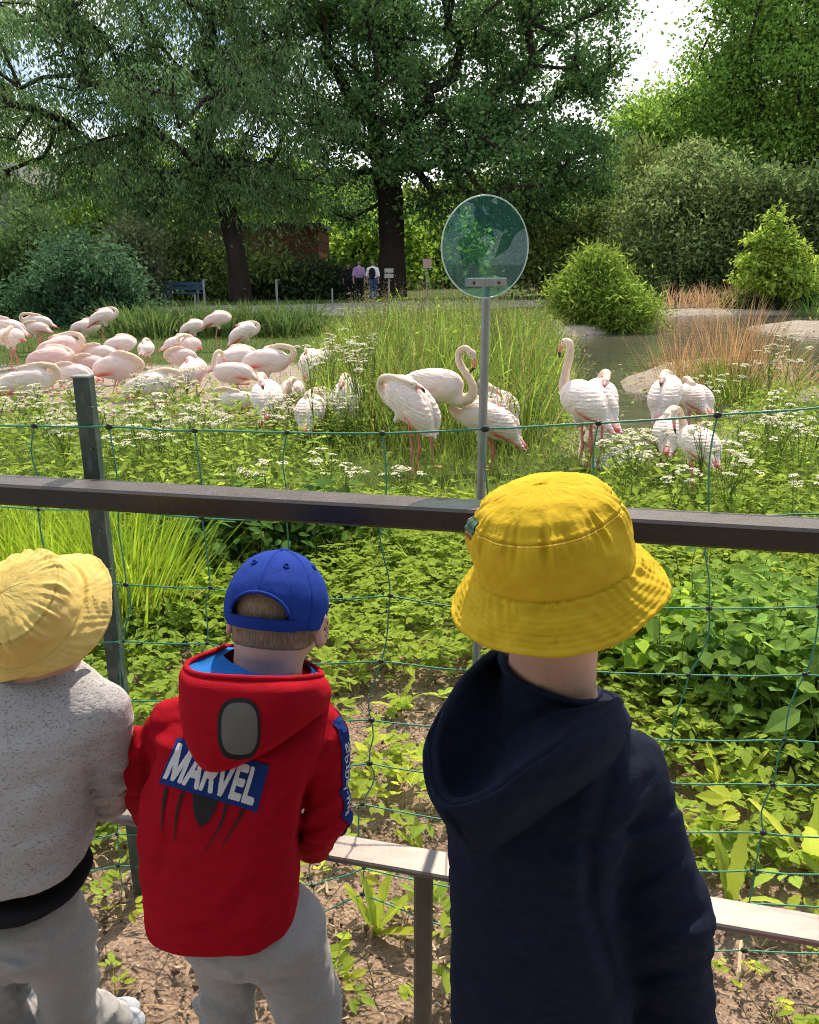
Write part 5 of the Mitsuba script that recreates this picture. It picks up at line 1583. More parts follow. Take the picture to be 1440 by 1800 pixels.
def flamingo(px, py, Y, yaw, pose, label, scale=1.0, legs=2, pitch=8, side=1, tone=0.3, sit=False):
    p = at(px, py, Y)
    g = float(land(p[None, :2])[0])
    h = 0.0115 if Y < 8 else 0.020
    meshes, hd, bl, nk = flamingo_meshes(pose, pitch, side, h, tone)
    k = key_for('flamingo')
    labels[k] = dict(label=label, category='flamingo', group='greater flamingos of the flock')
    M = T().translate(p.tolist()).rotate([0, 0, 1], float(yaw)).scale(float(scale))
    for name, V, Fc, c, u in meshes:
        kk = (id(V), 'file')
        if kk not in _cache: _cache[kk] = mikit.ply((V, Fc), 'plumage', smooth=True, color=c, uv=u)
        key = k if name == 'body' else key_for(name, k)
        scene[key] = {**_cache[kk], 'to_world': M}
    bk = (pose, side, 'bill')
    if bk not in _cache:
        pts = spline(np.vstack([hd[None] * .4 + bl[:1] * .6, bl]), 14)
        r = np.interp(np.linspace(0, 1, 14), [0, .5, 1], [.018, .0165, .006])
        _cache[bk] = (mikit.ply(tube(pts[:10], r[:10], 8), 'bill_pink', smooth=True), mikit.ply(tube(pts[9:], r[9:] * 1.03, 8), 'bill_black', smooth=True))
    b = key_for('bill', k)
    scene[b] = {**_cache[bk][0], 'to_world': M}
    scene[key_for('bill_tip', b)] = {**_cache[bk][1], 'to_world': M}
    if Y < 8:
        e = trimesh.creation.icosphere(subdivisions=1, radius=.0055)
        for s in (-1, 1):
            tn = unit(bl[0] - hd); sd = unit(np.cross(tn, A(0, 0, 1)) if abs(tn[2]) < .95 else A(0, 1, 0))
            m = e.copy(); m.apply_translation(hd + sd * s * .027 + A(0, 0, .006))
            key = key_for('eye', k)
            scene[key] = {**mikit.ply(m, 'bill_black', smooth=True), 'to_world': M}
    ca, sa = math.cos(math.radians(yaw)), math.sin(math.radians(yaw))
    w = lambda q: p + scale * (A(ca, sa, 0) * q[0] + A(-sa, ca, 0) * q[1] + A(0, 0, q[2]))
    drop = p[2] - g
    r = np.random.default_rng(int(px * 7 + py))
    if drop > 0.36:
        for s in ((-1, 1) if legs == 2 else (side,)):
            hp = w((-.02, s * .045, -.15))
            kn = hp + A(ca, sa, 0) * (-.03) + A(0, 0, -(hp[2] - g) * .47)
            ft = A(kn[0] + ca * .03, kn[1] + sa * .03, g + .012)
            if legs == 2: ft[:2] += r.normal(0, .02, 2)
            pts = spline(np.array([hp, hp * .5 + kn * .5, kn, kn * .5 + ft * .5, ft]), 21)
            t = np.linspace(0, 1, 21)
            rr = (.0105 - .003 * np.abs(t - .3)) + .007 * np.exp(-((t - .5) / .04) ** 2) + .010 * np.clip(.12 - t, 0, 1) / .12
            lk = obj('leg', tube(pts, rr * scale, 7), 'flamingo_leg', k, smooth=True)
            toes = [(0, 0, .012)] + [(math.cos(a) * L, math.sin(a) * L, .002) for a, L in ((-.5, .075), (-.25, .062), (0, .085), (.25, .062), (.5, .075))]
            m = np.array([ft + scale * (A(ca, sa, 0) * x + A(-sa, ca, 0) * y + A(0, 0, z - .008)) for x, y, z in toes])
            v, f = thick(m, np.array([[0, i, i + 1] for i in range(1, 5)]), .004)
            obj('foot', (v, f), 'flamingo_leg', lk)
    else:
        for s in (-1, 1):
            a, b_ = w((-.10, s * .06, -.13)), w((.16, s * .065, -.13))
            a[2] = b_[2] = max(g + .02, min(p[2] - .13 * scale, g + .05))
            obj('leg', tube([w((-.03, s * .05, -.10)), a, b_], .009 * scale, 6), 'flamingo_leg', k, smooth=True)


BIRDS = [
    (722, 706, 5.55, 140, 'sleep', 'flamingo preening with red wing tips pointing down, beside the bird with the S-bent neck', .88, 2, 42, 1, .25),
    (765, 677, 5.95, -22, 'curve', 'flamingo with its neck bent in an S and bill hanging against its neck', .86, 1, 4, 1, .12),
    (858, 737, 5.9, 158, 'low', 'flamingo behind the disc pole with orange red tail feathers', .84, 2, 24, -1, .2),
    (872, 712, 6.9, 110, 'sleep', 'flamingo half hidden behind the bird at the disc pole, neck top showing', .95, 2, 8, 1, .3),
    (1030, 705, 5.8, 116, 'tall', 'flamingo standing tall with raised head and pink bill beside the pond', .95, 2, 14, 1, .05),
    (1052, 700, 6.35, 80, 'sleep', 'flamingo mostly hidden behind the tall standing one, cream neck loop showing', 1.0, 2, 10, -1, .2),
    (1172, 692, 7.3, 62, 'sleep', 'flamingo standing in the pond shallows with a red tail', .95, 2, 22, 1, .12),
    (1220, 697, 7.7, 100, 'low', 'flamingo behind white umbels near the grass islet', .85, 2, 10, 1, .2),
    (1226, 778, 4.95, 98, 'preen', 'flamingo nearest the net, neck raised and bill turned down to preen', .68, 2, 10, 1, .08),
    (1178, 757, 5.7, 70, 'low', 'flamingo partly behind the preening bird nearest the net', .78, 2, 10, 1, .1),
    (470, 697, 7.4, 98, 'sleep', 'white flamingo with a cream neck arched over a round back, low in the umbels', 1.06, 2, 12, 1, .0),
    (514, 688, 7.8, 275, 'low', 'flamingo with a shaded buff breast facing the fence', .82, 2, 4, 1, .3),
    (418, 706, 8.0, 175, 'low', 'small white flamingo low among umbels left of the round backed one', .8, 2, 6, 1, .0),
    (548, 722, 6.9, 86, 'low', 'flamingo seen from the rear deep among the white umbels', .95, 2, 10, 1, .0),
    (578, 712, 7.4, 120, 'low', 'flamingo half hidden by umbels between two rear facing birds', .82, 2, 10, -1, .1),
    (611, 697, 7.2, 82, 'sleep', 'flamingo with back turned at the edge of the reeds, pink below', 1.0, 2, 26, 1, .05),
    (546, 634, 9.5, 84, 'low', 'flamingo with red showing below its tail, further back by the reeds', .92, 2, 22, 1, .05),
    (569, 627, 9.9, 70, 'sleep', 'flamingo tucked against the one with red under its tail', .8, 2, 10, -1, .2),
    (472, 634, 9.6, 2, 'low', 'large resting flamingo facing right with red wing edge low on its side', 1.1, 2, 2, 1, .15),
    (415, 630, 10.1, 8, 'low', 'resting flamingo with a red tail tip touching the mud', 1.05, 2, 14, 1, .15),
    (408, 655, 9.2, 178, 'preen', 'resting flamingo facing left with its neck raised in a loop', .92, 2, 4, -1, .3),
    (341, 652, 9.3, 78, 'low', 'resting flamingo with a broad rounded rear and an orange tail', 1.0, 2, 14, 1, .35),
    (318, 604, 11.3, 20, 'sleep', 'flamingo at the back of the resting group, head on its back', .85, 2, 6, 1, .3),
    (332, 606, 10.9, 255, 'low', 'flamingo with an orange buff neck facing forward in the resting group', .85, 2, 6, 1, .5),
    (316, 626, 10.4, 200, 'sleep', 'pale pink resting flamingo below the buff necked one', .8, 2, 4, 1, .5),
    (268, 680, 8.6, 4, 'low', 'large resting flamingo with grey feather edges and crimson tail spot', 1.12, 2, 10, 1, .1),
    (212, 644, 9.3, 2, 'low', 'large resting flamingo with its neck laid along its back right of the steel post', 1.15, 2, 8, -1, .4),
    (212, 605, 11.8, 22, 'sleep', 'flamingo resting behind the large one with the long laid neck', .9, 2, 10, 1, .35),
    (258, 612, 12.0, 88, 'sleep', 'bluish white flamingo seen from the rear standing apart', .78, 2, 6, 1, .0),
    (172, 622, 10.5, 182, 'sleep', 'white flamingo facing left with an orange neck curl', .9, 2, 2, 1, .1),
    (105, 612, 10.1, 5, 'sleep', 'pink flamingo at the top of the crowded group, head on its back', 1.08, 2, 16, 1, .85),
    (88, 630, 9.6, 2, 'low', 'deep pink resting flamingo in the middle of the crowded group', 1.0, 2, 10, 1, .95),
    (124, 657, 9.0, 176, 'low', 'white resting flamingo left of the steel post top', .88, 2, 2, 1, .15),
    (45, 672, 8.5, 10, 'low', 'resting flamingo with a long cream neck lying flat and a pink tail', 1.16, 2, 16, -1, .2),
    (155, 640, 9.9, 190, 'low', 'salmon pink resting flamingo between two large ones', .85, 2, 4, 1, .8),
    (64, 566, 14.6, 196, 'sleep', 'standing flamingo with a bluish shaded back beside the dark bushes', .95, 2, 6, 1, .3),
    (62, 577, 13.9, 178, 'low', 'standing pink flamingo in front of the bluish backed one', .85, 2, 4, 1, .7),
    (16, 592, 11.9, 262, 'sleep', 'standing flamingo facing the fence on two long legs', 1.0, 2, 4, 1, .3),
    (14, 574, 12.6, 176, 'low', 'standing flamingo whose tail points to the right, behind the front facing one', .95, 2, 14, 1, .4),
    (151, 575, 15.0, 2, 'low', 'standing flamingo on one leg with a pale pointed tail', 1.0, 1, 8, 1, .35),
    (181, 557, 14.6, 6, 'sleep', 'flamingo on one long thin leg behind the one with the pale pointed tail', .95, 1, 22, 1, .4),
    (339, 575, 15.0, 5, 'low', 'standing flamingo with a dark tail tip in the shade', .9, 1, 20, 1, .2),
    (382, 561, 14.6, 4, 'sleep', 'tallest of the shaded flamingos standing on one pale leg', .95, 1, 18, 1, .45),
    (428, 584, 13.6, 18, 'sleep', 'shaded standing flamingo with a long pink tail slanting down', 1.0, 2, 30, 1, .3)]
for i, b in enumerate(BIRDS):
    if i > 15 and b[4] in ('sleep', 'low') and i % 5 not in (0, 3): b = b[:4] + ('tuck',) + b[5:]
    k_ = .88 if i > 15 else .92 if i > 9 else 1
    flamingo(*b[:6], b[6] * k_, *b[7:])
# ------------------------------------------------------------------ plants
def depth_of(py, z=0.0):
    d = ray(720, py)
    return float((z - CAMZ) / d[2] * d[1])


def at_ground(px, py):
    p = gnd(px, py)
    p[2] = land(p[None, :2])[0]
    return p


def stems(base, tip, bend, r0, r1, n=5, sides=4):
    """thin curved stems (N at once) as joined frusta; returns vertices, faces and the middle points"""
    t = np.linspace(0, 1, n)
    pts = base[:, None] + (tip - base)[:, None] * t[None, :, None] + bend[:, None] * np.sin(t * np.pi)[None, :, None]
    a, b = pts[:, :-1].reshape(-1, 3), pts[:, 1:].reshape(-1, 3)
    rr = r0 + (r1 - r0) * t
    ra, rb = np.tile(rr[:-1], len(base)), np.tile(rr[1:], len(base))
    return frusta(a, b, ra, rb, sides)


def blades(r, o, tip_dir, L, W, C, arc=0.5, n=5):
    """grass blades or reed leaves: flat tapering strips that lean out and bend over; n segments"""
    N = len(o)
    t = np.linspace(0, 1, n)
    h = unit(tip_dir * A(1, 1, 0))
    lean = np.linalg.norm(tip_dir[:, :2], axis=1) / np.maximum(np.linalg.norm(tip_dir, axis=1), 1e-9)
    ang = np.arcsin(np.clip(lean, 0, .99))[:, None] + arc * np.broadcast_to(np.asarray(r.uniform(.3, 1.2, N))[:, None], (N, n)) * (t[None] ** 1.5) * 1.6
    st = (L / (n - 1))[:, None]
    dx = np.sin(ang) * st; dz = np.cos(ang) * st
    X = np.concatenate([np.zeros((N, 1)), np.cumsum(dx[:, :-1], 1)], 1); Z = np.concatenate([np.zeros((N, 1)), np.cumsum(dz[:, :-1], 1)], 1)
    P = o[:, None] + h[:, None] * X[..., None] + A(0, 0, 1) * Z[..., None]
    tw = r.uniform(-.7, .7, N)
    s = np.cross(h, A(0, 0, 1)) * np.cos(tw)[:, None] + h * np.sin(tw)[:, None]
    prof = np.clip(np.sin(np.pi * (t * .82 + .18)) ** .8, 0.02, 1)
    prof[-1] = .03
    w = (W[:, None] * prof[None] * .5)[..., None] * s[:, None]
    V = np.stack([P - w, P + w], 2).reshape(N, -1, 3)
    f = []
    for i in range(n - 1):
        a = 2 * i
        f += [[a, a + 1, a + 3], [a, a + 3, a + 2]]
    Fc = (np.array(f)[None] + (np.arange(N) * 2 * n)[:, None, None]).reshape(-1, 3)
    dark = (0.75 + .25 * t)
    Cv = C[:, None, None] * np.ones((1, n, 2, 1)) if C.ndim == 2 and False else np.repeat(C[:, None], 2 * n, 1)
    return V.reshape(-1, 3), Fc, Cv.reshape(-1, 3)


def compound(r, o, hd, up, S, C, tpl, lift=.25):
    """ground elder leaves: at o, heading hd; three groups of leaflets, sized S"""
    hd = unit(hd); sd = unit(np.cross(up, hd))
    V, Fs, Cs, n = [], [], [], 0
    for ang, dist, sz in ((0, .45, .62), (0.75, .30, .50), (-0.75, .30, .50), (.33, .30, .40), (-.33, .30, .40)):
        d = hd * math.cos(ang) + sd * math.sin(ang)
        q = o + d * (S * dist * r.uniform(.8, 1.2, len(o)))[:, None]
        d = unit(d + r.normal(0, .12, d.shape) - up * lift * .6)
        nr = unit(up + r.normal(0, .22, d.shape))
        v, f, c = place(tpl, q, d, nr, S * sz * r.uniform(.85, 1.15, len(o)), S * sz * .62, C * r.uniform(.85, 1.15, (len(o), 1)))
        V.append(v); Fs.append(f + n); Cs.append(c); n += len(v)
    return np.vstack(V), np.vstack(Fs), np.vstack(Cs)


LIME, LEAF, DEEP, STRAW = (.44, .58, .10), (.30, .47, .085), (.085, .18, .05), (.40, .33, .18)


def in_soil(x, y):
    """how bare the soil is: 1 by the fence, 0 in the carpet of leaves"""
    w = meshkit.fbm(np.c_[x * 1.1, y * 1.1, 0 * x], 3, 33)
    return np.clip((2.15 + (w - .5) * 1.6 - y) / .7, 0, 1)


def ground_cover():
    r = np.random.default_rng(101)
    # carpet of ground elder
    n = 15000
    y = 1.6 + 3.2 * r.uniform(0, 1, n) ** .75
    x = r.uniform(-1, 1, n) * (.62 * y + .35)
    keep = r.uniform(0, 1, n) > in_soil(x, y) * .86
    keep &= meshkit.fbm(np.c_[x * 2.6, y * 2.6, 0 * x], 2, 40) > .36 - .2 * (y > 2.6)
    x, y = x[keep], y[keep]; n = len(x)
    z = land(np.c_[x, y]) + (.05 + .12 * r.uniform(0, 1, n)) * np.clip((y - 1.2), .4, 1)
    o = np.c_[x, y, z]
    hd = rdir(r, n) * A(1, 1, .15)
    up = unit(A(0, .12, 1) + r.normal(0, .20, (n, 3)))
    lime = np.clip(meshkit.fbm(np.c_[x * .9, y * .9, 0 * x], 2, 44) * 2 - .2, 0, 1)[:, None]
    C = shades(r, n, (1, 1, 1), .2, .15) * (np.array(LEAF) * (1 - lime) + np.array(LIME) * lime)
    V, Fc, Cc = compound(r, o, hd, up, r.uniform(.045, .088, n), C, OVATE)
    obj('ground_elder_carpet', (V, Fc), 'leaf', color=Cc, kind='stuff', label='carpet of low sunlit ground elder leaves behind the net')
    # loose mulch, chips and dry stalks
    n = 5000
    y = .55 + 2.3 * r.uniform(0, 1, n) ** .9; x = r.uniform(-1, 1, n) * (.62 * y + .4)
    o = np.c_[x, y, land(np.c_[x, y]) + .012 + .012 * r.uniform(0, 1, n)]
    d = rdir(r, n) * A(1, 1, .25)
    L = np.exp(r.normal(-4.1, .6, n)); W = np.minimum(L * r.uniform(.12, .5, n), .012)
    t = r.uniform(0, 1, (n, 1))
    C = (A(.10, .07, .05) * (1 - t) + A(.46, .36, .26) * t) * np.exp(r.normal(0, .25, (n, 1)))
    tpl = (np.array([[0, .35, 0], [0, -.35, 0], [1, -.3, .1], [1, .25, .05], [.5, 0, .7]]), np.array([[0, 1, 4], [1, 2, 4], [2, 3, 4], [3, 0, 4]]))
    V, Fc, Cc = place(tpl, o, d, unit(A(0, 0, 1) + r.normal(0, .3, (n, 3))), L, W, np.clip(C, 0, .6))
    obj('mulch', (V, Fc), 'stalk', color=Cc, kind='stuff', label='bark mulch, dry stalks and crumbs on the bare soil')
    n = 16000
    y = .6 + 2.1 * r.uniform(0, 1, n); x = r.uniform(-1, 1, n) * (.62 * y + .4)
    cl = meshkit.fbm(np.c_[x * 4, y * 4, 0 * x], 2, 61)
    k = r.uniform(0, 1, n) < np.clip((cl - .25) * 2.5, .15, 1)
    x, y = x[k], y[k]; n = len(x)
    octa = (np.array([[1, 0, 0], [-1, 0, 0], [0, 1, 0], [0, -1, 0], [0, 0, 1], [0, 0, -1]]) * .5, np.array([[4, 0, 2], [4, 2, 1], [4, 1, 3], [4, 3, 0], [5, 2, 0], [5, 1, 2], [5, 3, 1], [5, 0, 3]]))
    sz = np.exp(r.normal(-4.95, .5, n))
    t = r.uniform(0, 1, (n, 1)) ** 1.4
    V, Fc, Cc = place(octa, np.c_[x, y, land(np.c_[x, y]) + .006 + .018 * r.uniform(0, 1, n)], rdir(r, n), rdir(r, n), sz, sz * r.uniform(.6, 1, n), (A(.06, .045, .035) * (1 - t) + A(.34, .265, .21) * t))
    obj('soil_crumbs', (V, Fc), 'stalk', color=Cc, kind='stuff', label='crumbs and clods of the bare soil under the railing')
    n = 300
    y = .7 + 1.7 * r.uniform(0, 1, n); x = r.uniform(-1, 1, n) * (.62 * y + .4)
    o = np.c_[x, y, land(np.c_[x, y]) + .02]
    d = unit(rdir(r, n) * A(1, 1, .12)); L = r.uniform(.05, .16, n)
    V, Fc = stems(o, o + d * L[:, None], r.normal(0, .008, (n, 3)) + A(0, 0, .006), .0016, .0008, 4, 4)
    Cc = np.repeat(shades(r, n, (.30, .22, .14), .35), len(V) // n, 0)
    obj('dry_stalks', (V, Fc), 'stalk', color=Cc, kind='stuff', label='thin dry stalks scattered on the bare soil')


def small_plants():
    r = np.random.default_rng(202)
    # single ground elder seedlings on the bare soil: stalks and leaves of their own
    spots = [(545, 1640, .11), (655, 1745, .09), (575, 1760, .06), (205, 1760, .05), (190, 1490, .10), (780, 1715, .10), (790, 1580, .10), (775, 1650, .09), (1335, 1672, .07), (1405, 1700, .06), (1350, 1790, .04), (1420, 1770, .08),
             (1290, 1270, .12), (1150, 1240, .13), (1215, 1250, .12), (1330, 1290, .12), (1380, 1300, .11), (1240, 1420, .10), (1395, 1375, .10), (1340, 1490, .12), (1410, 1570, .11), (1290, 1480, .09), (1190, 1330, .10), (1240, 1300, .10),
             (680, 1420, .11), (715, 1450, .09), (735, 1370, .10), (650, 1390, .08), (705, 1300, .10), (760, 1440, .08), (640, 1250, .09), (720, 1240, .10), (610, 1220, .08), (690, 1185, .09), (230, 1180, .10), (250, 1230, .08), (170, 1480, .07), (300, 1130, .09), (265, 1090, .09),
             (330, 1090, .08), (150, 1560, .05), (215, 1620, .06), (1230, 1210, .10), (1430, 1330, .10), (560, 1570, .05), (720, 1600, .04), (1300, 1720, .04), (1370, 1440, .09)]
    for i, (px, py, S) in enumerate(spots):
        p = at_ground(px, py)
        where = 'left of the red hooded child' if px < 270 else 'between red and navy children' if px < 830 else 'right of the tall navy child'
        k = thing('seedling', f'small ground elder seedling on soil {where}', 'plant', f'ground elder seedlings {where}')
        n = int(r.integers(3, 6)); S = S * .95
        tips = p + np.c_[r.normal(0, S * .55, (n, 2)), r.uniform(.45, 1.0, n) * S]
        V, Fc = stems(np.repeat(p[None], n, 0) + r.normal(0, .004, (n, 3)), tips, np.c_[r.normal(0, S * .08, (n, 2)), np.zeros(n)], .0016, .0010, 4, 4)
        obj('stalk', (V, Fc), 'stalk', k, color=np.broadcast_to(A(.16, .17, .06), V.shape), kind='stuff')
        for j in range(n):
            hd = unit(tips[j] - p) * A(1, 1, .2) + r.normal(0, .2, 3)
            C = shades(r, 1, LEAF if r.uniform() < .6 else LIME, .15)
            V, Fc, Cc = compound(r, tips[j][None], hd[None], unit(A(0, .1, 1) + r.normal(0, .22, 3))[None], np.array([S * r.uniform(.8, 1.15)]), C, TOOTHED)
            obj('leaf', (V, Fc), 'leaf', k, color=Cc)
    # rosettes with long upright strap leaves
    ros = [(660, 1645, .17, 7, 'bright rosette of long strap leaves between the red and navy children'), (1285, 1590, .20, 7, 'rosette of jagged upright leaves just above the low rail at the right'), (1425, 1530, .24, 6, 'large jagged leaved rosette at the right edge of the fence'),
           (1262, 1400, .17, 8, 'upright tuft of narrow lime leaves right of the navy shoulder'), (1300, 1385, .13, 6, 'small lime rosette behind the dry wood piece'), (1245, 1500, .12, 5, 'narrow leaved rosette beside the navy sleeve'), (700, 1250, .12, 6, 'small strap leaved rosette in the leaf carpet beside the navy hood'),
           (740, 1500, .10, 6, 'low rosette just behind the low rail beside the navy child')]
    for px, py, L, n, lab in ros:
        p = at_ground(px, py)
        k = thing('rosette', lab, 'plant')
        for j in range(n):
            a = r.uniform(0, 2 * np.pi)
            lean = r.uniform(.15, .95)
            m = 9
            t = np.linspace(0, 1, m)
            ang = lean + t ** 1.5 * r.uniform(.2, .7)
            ll = L * r.uniform(.7, 1.1)
            d = A(math.cos(a), math.sin(a), 0)
            X = np.r_[0, np.cumsum(np.sin(ang[:-1]))] * ll / (m - 1); Z = np.r_[0, np.cumsum(np.cos(ang[:-1]))] * ll / (m - 1)
            s = np.cross(d, A(0, 0, 1))
            wv = .017 * np.sin(np.pi * np.clip(t * .85 + .12, 0, 1)) ** .7 * ll / .2
            jag = 1 + .35 * ((np.arange(m) % 2) - .5)
            c = p + d * X[:, None] + A(0, 0, 1) * Z[:, None]
            nr = np.cross(s, unit(np.gradient(c, axis=0)))
            rows = np.stack([c - s * (wv * jag)[:, None] + nr * (wv * .35)[:, None], c, c + s * (wv * jag[::-1])[:, None] + nr * (wv * .35)[:, None]], 1)
            C = shades(r, 1, LIME, .15)[0]
            V = rows.reshape(-1, 3)
            obj('leaf', (V, grid_faces(m, 3)), 'leaf', k, color=np.broadcast_to(C, V.shape), smooth=True)
    # a piece of dry wood and a dead leaf stalk on the soil
    a, b = at_ground(1170, 1352), at_ground(1345, 1338)
    a[2] += .02; b[2] += .02
    path = spline(np.array([a, a * .6 + b * .4 + A(0, .01, .006), a * .3 + b * .7, b]), 14)
    m = tube(path, np.interp(np.linspace(0, 1, 14), [0, .4, .6, .9, 1], [.004, .005, .012, .010, .002]), 7)
    obj('dry_branch', m, 'dead_wood', smooth=True)
    tag('dry_branch', 'flat piece of dry brown wood lying on the soil right of the navy child', 'branch')


simple('dead_wood', mikit.proc(lambda p, n, uv: mikit.mix((.22, .13, .075), (.40, .26, .16), mikit.fbm(p.x * 20, p.y * 80, p.z * 80, 3))), .9)


def leafy_clumps():
    """taller broad leaved plants behind the net"""
    r = np.random.default_rng(303)
    def clump(label, spots, h, n, S, col, lime=0.0, name='leafy_plant'):
        k = thing(name, label, 'plant')
        c = np.array(spots)
        i = r.integers(0, len(c), n)
        b = c[i] + np.c_[r.normal(0, .10, (n, 2)), np.zeros(n)]
        z = r.uniform(.10, 1, n) ** .7 * h * (1 - .25 * r.uniform(0, 1, n))
        o = np.c_[b[:, :2] + r.normal(0, .05, (n, 2)), land(b) + z]
        m = n // 5
        V, Fc = stems(np.c_[b[:m, :2], land(b[:m])], o[:m], r.normal(0, .012, (m, 3)), .003, .0015, 4, 4)
        obj('stalk', (V, Fc), 'stalk', k, color=np.broadcast_to(A(.10, .13, .04), V.shape), kind='stuff')
        hd = rdir(r, n) * A(1, 1, .2)
        up = unit(A(0, -.1, 1) + r.normal(0, .33, (n, 3)))
        L = r.uniform(.6, 1.25, n) * S
        C = shades(r, n, col, .2, .2)
        w = (r.uniform(0, 1, (n, 1)) < lime)
        C = np.where(w, C * A(1.5, 1.35, 1.0), C)
        P, Fc, Cc = place(OVATE, o, unit(hd - A(0, 0, .25)), up, L, L * .62, C)
        obj('foliage', (P, Fc), 'leaf', k, color=Cc, kind='stuff')
    g = lambda pts: [at_ground(x, y) for x, y in pts]
    clump('dark leafy plant in the shade behind the netting, above the blue cap', g([(340, 1020), (400, 1010), (450, 1005), (500, 1000), (370, 985), (440, 980), (560, 985)]), .42, 1100, .085, DEEP)
    clump('dark leafy plant under the handrail right of the blue cap', g([(560, 985), (610, 980), (650, 970), (590, 960)]), .30, 480, .075, (.14, .26, .06), .1)
    clump('lush broad leaved plant right of the yellow bucket hat', g([(1090, 1180), (1130, 1200), (1170, 1215), (1120, 1150), (1200, 1190), (1080, 1130)]), .34, 900, .07, (.21, .37, .065), .35)
    clump('mass of nettle green leaves behind the net at the right', g([(1230, 1240), (1290, 1265), (1350, 1275), (1410, 1290), (1260, 1200), (1330, 1210), (1400, 1220), (1470, 1260), (1300, 1150), (1390, 1160)]), .40, 2600, .066, (.18, .33, .085), .2)
    clump('leafy plant at the right edge with drooping broad leaves', g([(1420, 1330), (1450, 1310), (1480, 1330)]), .26, 170, .10, (.17, .31, .08), .1)
    clump('bright low leaves below the grass tuft at the far left', g([(20, 1010), (60, 1030), (-40, 1030), (100, 1060)]), .26, 330, .075, (.19, .33, .06), .3)
    clump('fresh green leaves beside the foot of the grass tuft', g([(320, 1090), (300, 1060), (355, 1070)]), .2, 210, .065, (.26, .42, .065), .4)
    # tall grass tuft at the left
    def tuft(px, py, n, L, spread, label, col=(.29, .45, .05), mat='blade', name='grass_tuft', W=.0075, arc=.35, lean=.38, dead=.12):
        k = thing(name, label, 'grass')
        p = at_ground(px, py)
        o = p + np.c_[r.normal(0, spread, (n, 2)), np.zeros(n)]
        o[:, 2] = land(o) - .01
        d = np.c_[(o[:, :2] - p[:2]) / max(spread, 1e-6) * .22 + r.normal(0, .16, (n, 2)), np.ones(n)] * A(lean / .38, lean / .38, 1)
        LL = L * r.uniform(.55, 1.1, n)
        C = shades(r, n, col, .2, .25)
        w = r.uniform(0, 1, n) < dead
        C[w] = shades(r, int(w.sum()), STRAW, .2); LL[w] *= .6
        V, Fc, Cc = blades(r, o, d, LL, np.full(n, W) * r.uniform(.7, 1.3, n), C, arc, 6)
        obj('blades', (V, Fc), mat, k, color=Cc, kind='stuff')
        return k
    tuft(60, 1075, 620, .62, .14, 'tall sunlit tuft of grass left of the green steel post')
    tuft(225, 1092, 620, .60, .10, 'tall sunlit tuft of grass right of the green steel post')
    tuft(-60, 1060, 300, .60, .14, 'tall grass tuft cut by the left edge')
    # tufts in the shade at the back of the lawn
    for i, (px, py) in enumerate([(225, 590), (275, 592), (330, 588), (390, 590), (440, 588), (495, 590), (540, 585)]):
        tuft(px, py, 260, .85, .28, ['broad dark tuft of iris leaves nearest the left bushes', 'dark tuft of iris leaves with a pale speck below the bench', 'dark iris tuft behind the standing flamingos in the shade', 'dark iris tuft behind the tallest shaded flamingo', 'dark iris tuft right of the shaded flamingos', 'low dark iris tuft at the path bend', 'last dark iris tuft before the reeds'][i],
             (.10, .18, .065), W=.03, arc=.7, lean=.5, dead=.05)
    # dry brown grass on the islet
    tuft(1290, 676, 420, 1.15, .24, 'tall tussock of dry brown grass on the pond islet', (.38, .27, .17), W=.008, arc=.22, lean=.40, dead=.3)
    tuft(1300, 690, 700, .55, .26, 'green growth at the foot of the tall dry tussock', (.22, .32, .075), W=.012, arc=.5, lean=.5)
    tuft(1200, 672, 230, .78, .17, 'smaller tussock of dry brown grass left of the tall one', (.40, .28, .17), W=.008, arc=.25, lean=.42, dead=.3)
    tuft(1380, 668, 150, .8, .2, 'thin tussock of dry brown grass right of the tall one', (.36, .26, .17), W=.008, arc=.25, lean=.42, dead=.3)
    for i, px in enumerate((1180, 1240, 1300, 1360)):
        tuft(px, 541, 170, 1.05, .55, ['dry reddish reeds on the far bank below the willow bush', 'dry reddish reeds on the far bank left of the sapling', 'dry reddish reeds on the far bank under the sapling', 'dry reddish reeds on the far bank at the right'][i], (.42, .30, .22), W=.022, arc=.4, lean=.55, dead=.3)
    tuft(1440, 548, 220, .9, .4, 'small green clump on the far bank at the right edge', (.15, .29, .075), W=.035, arc=.7, lean=.6)


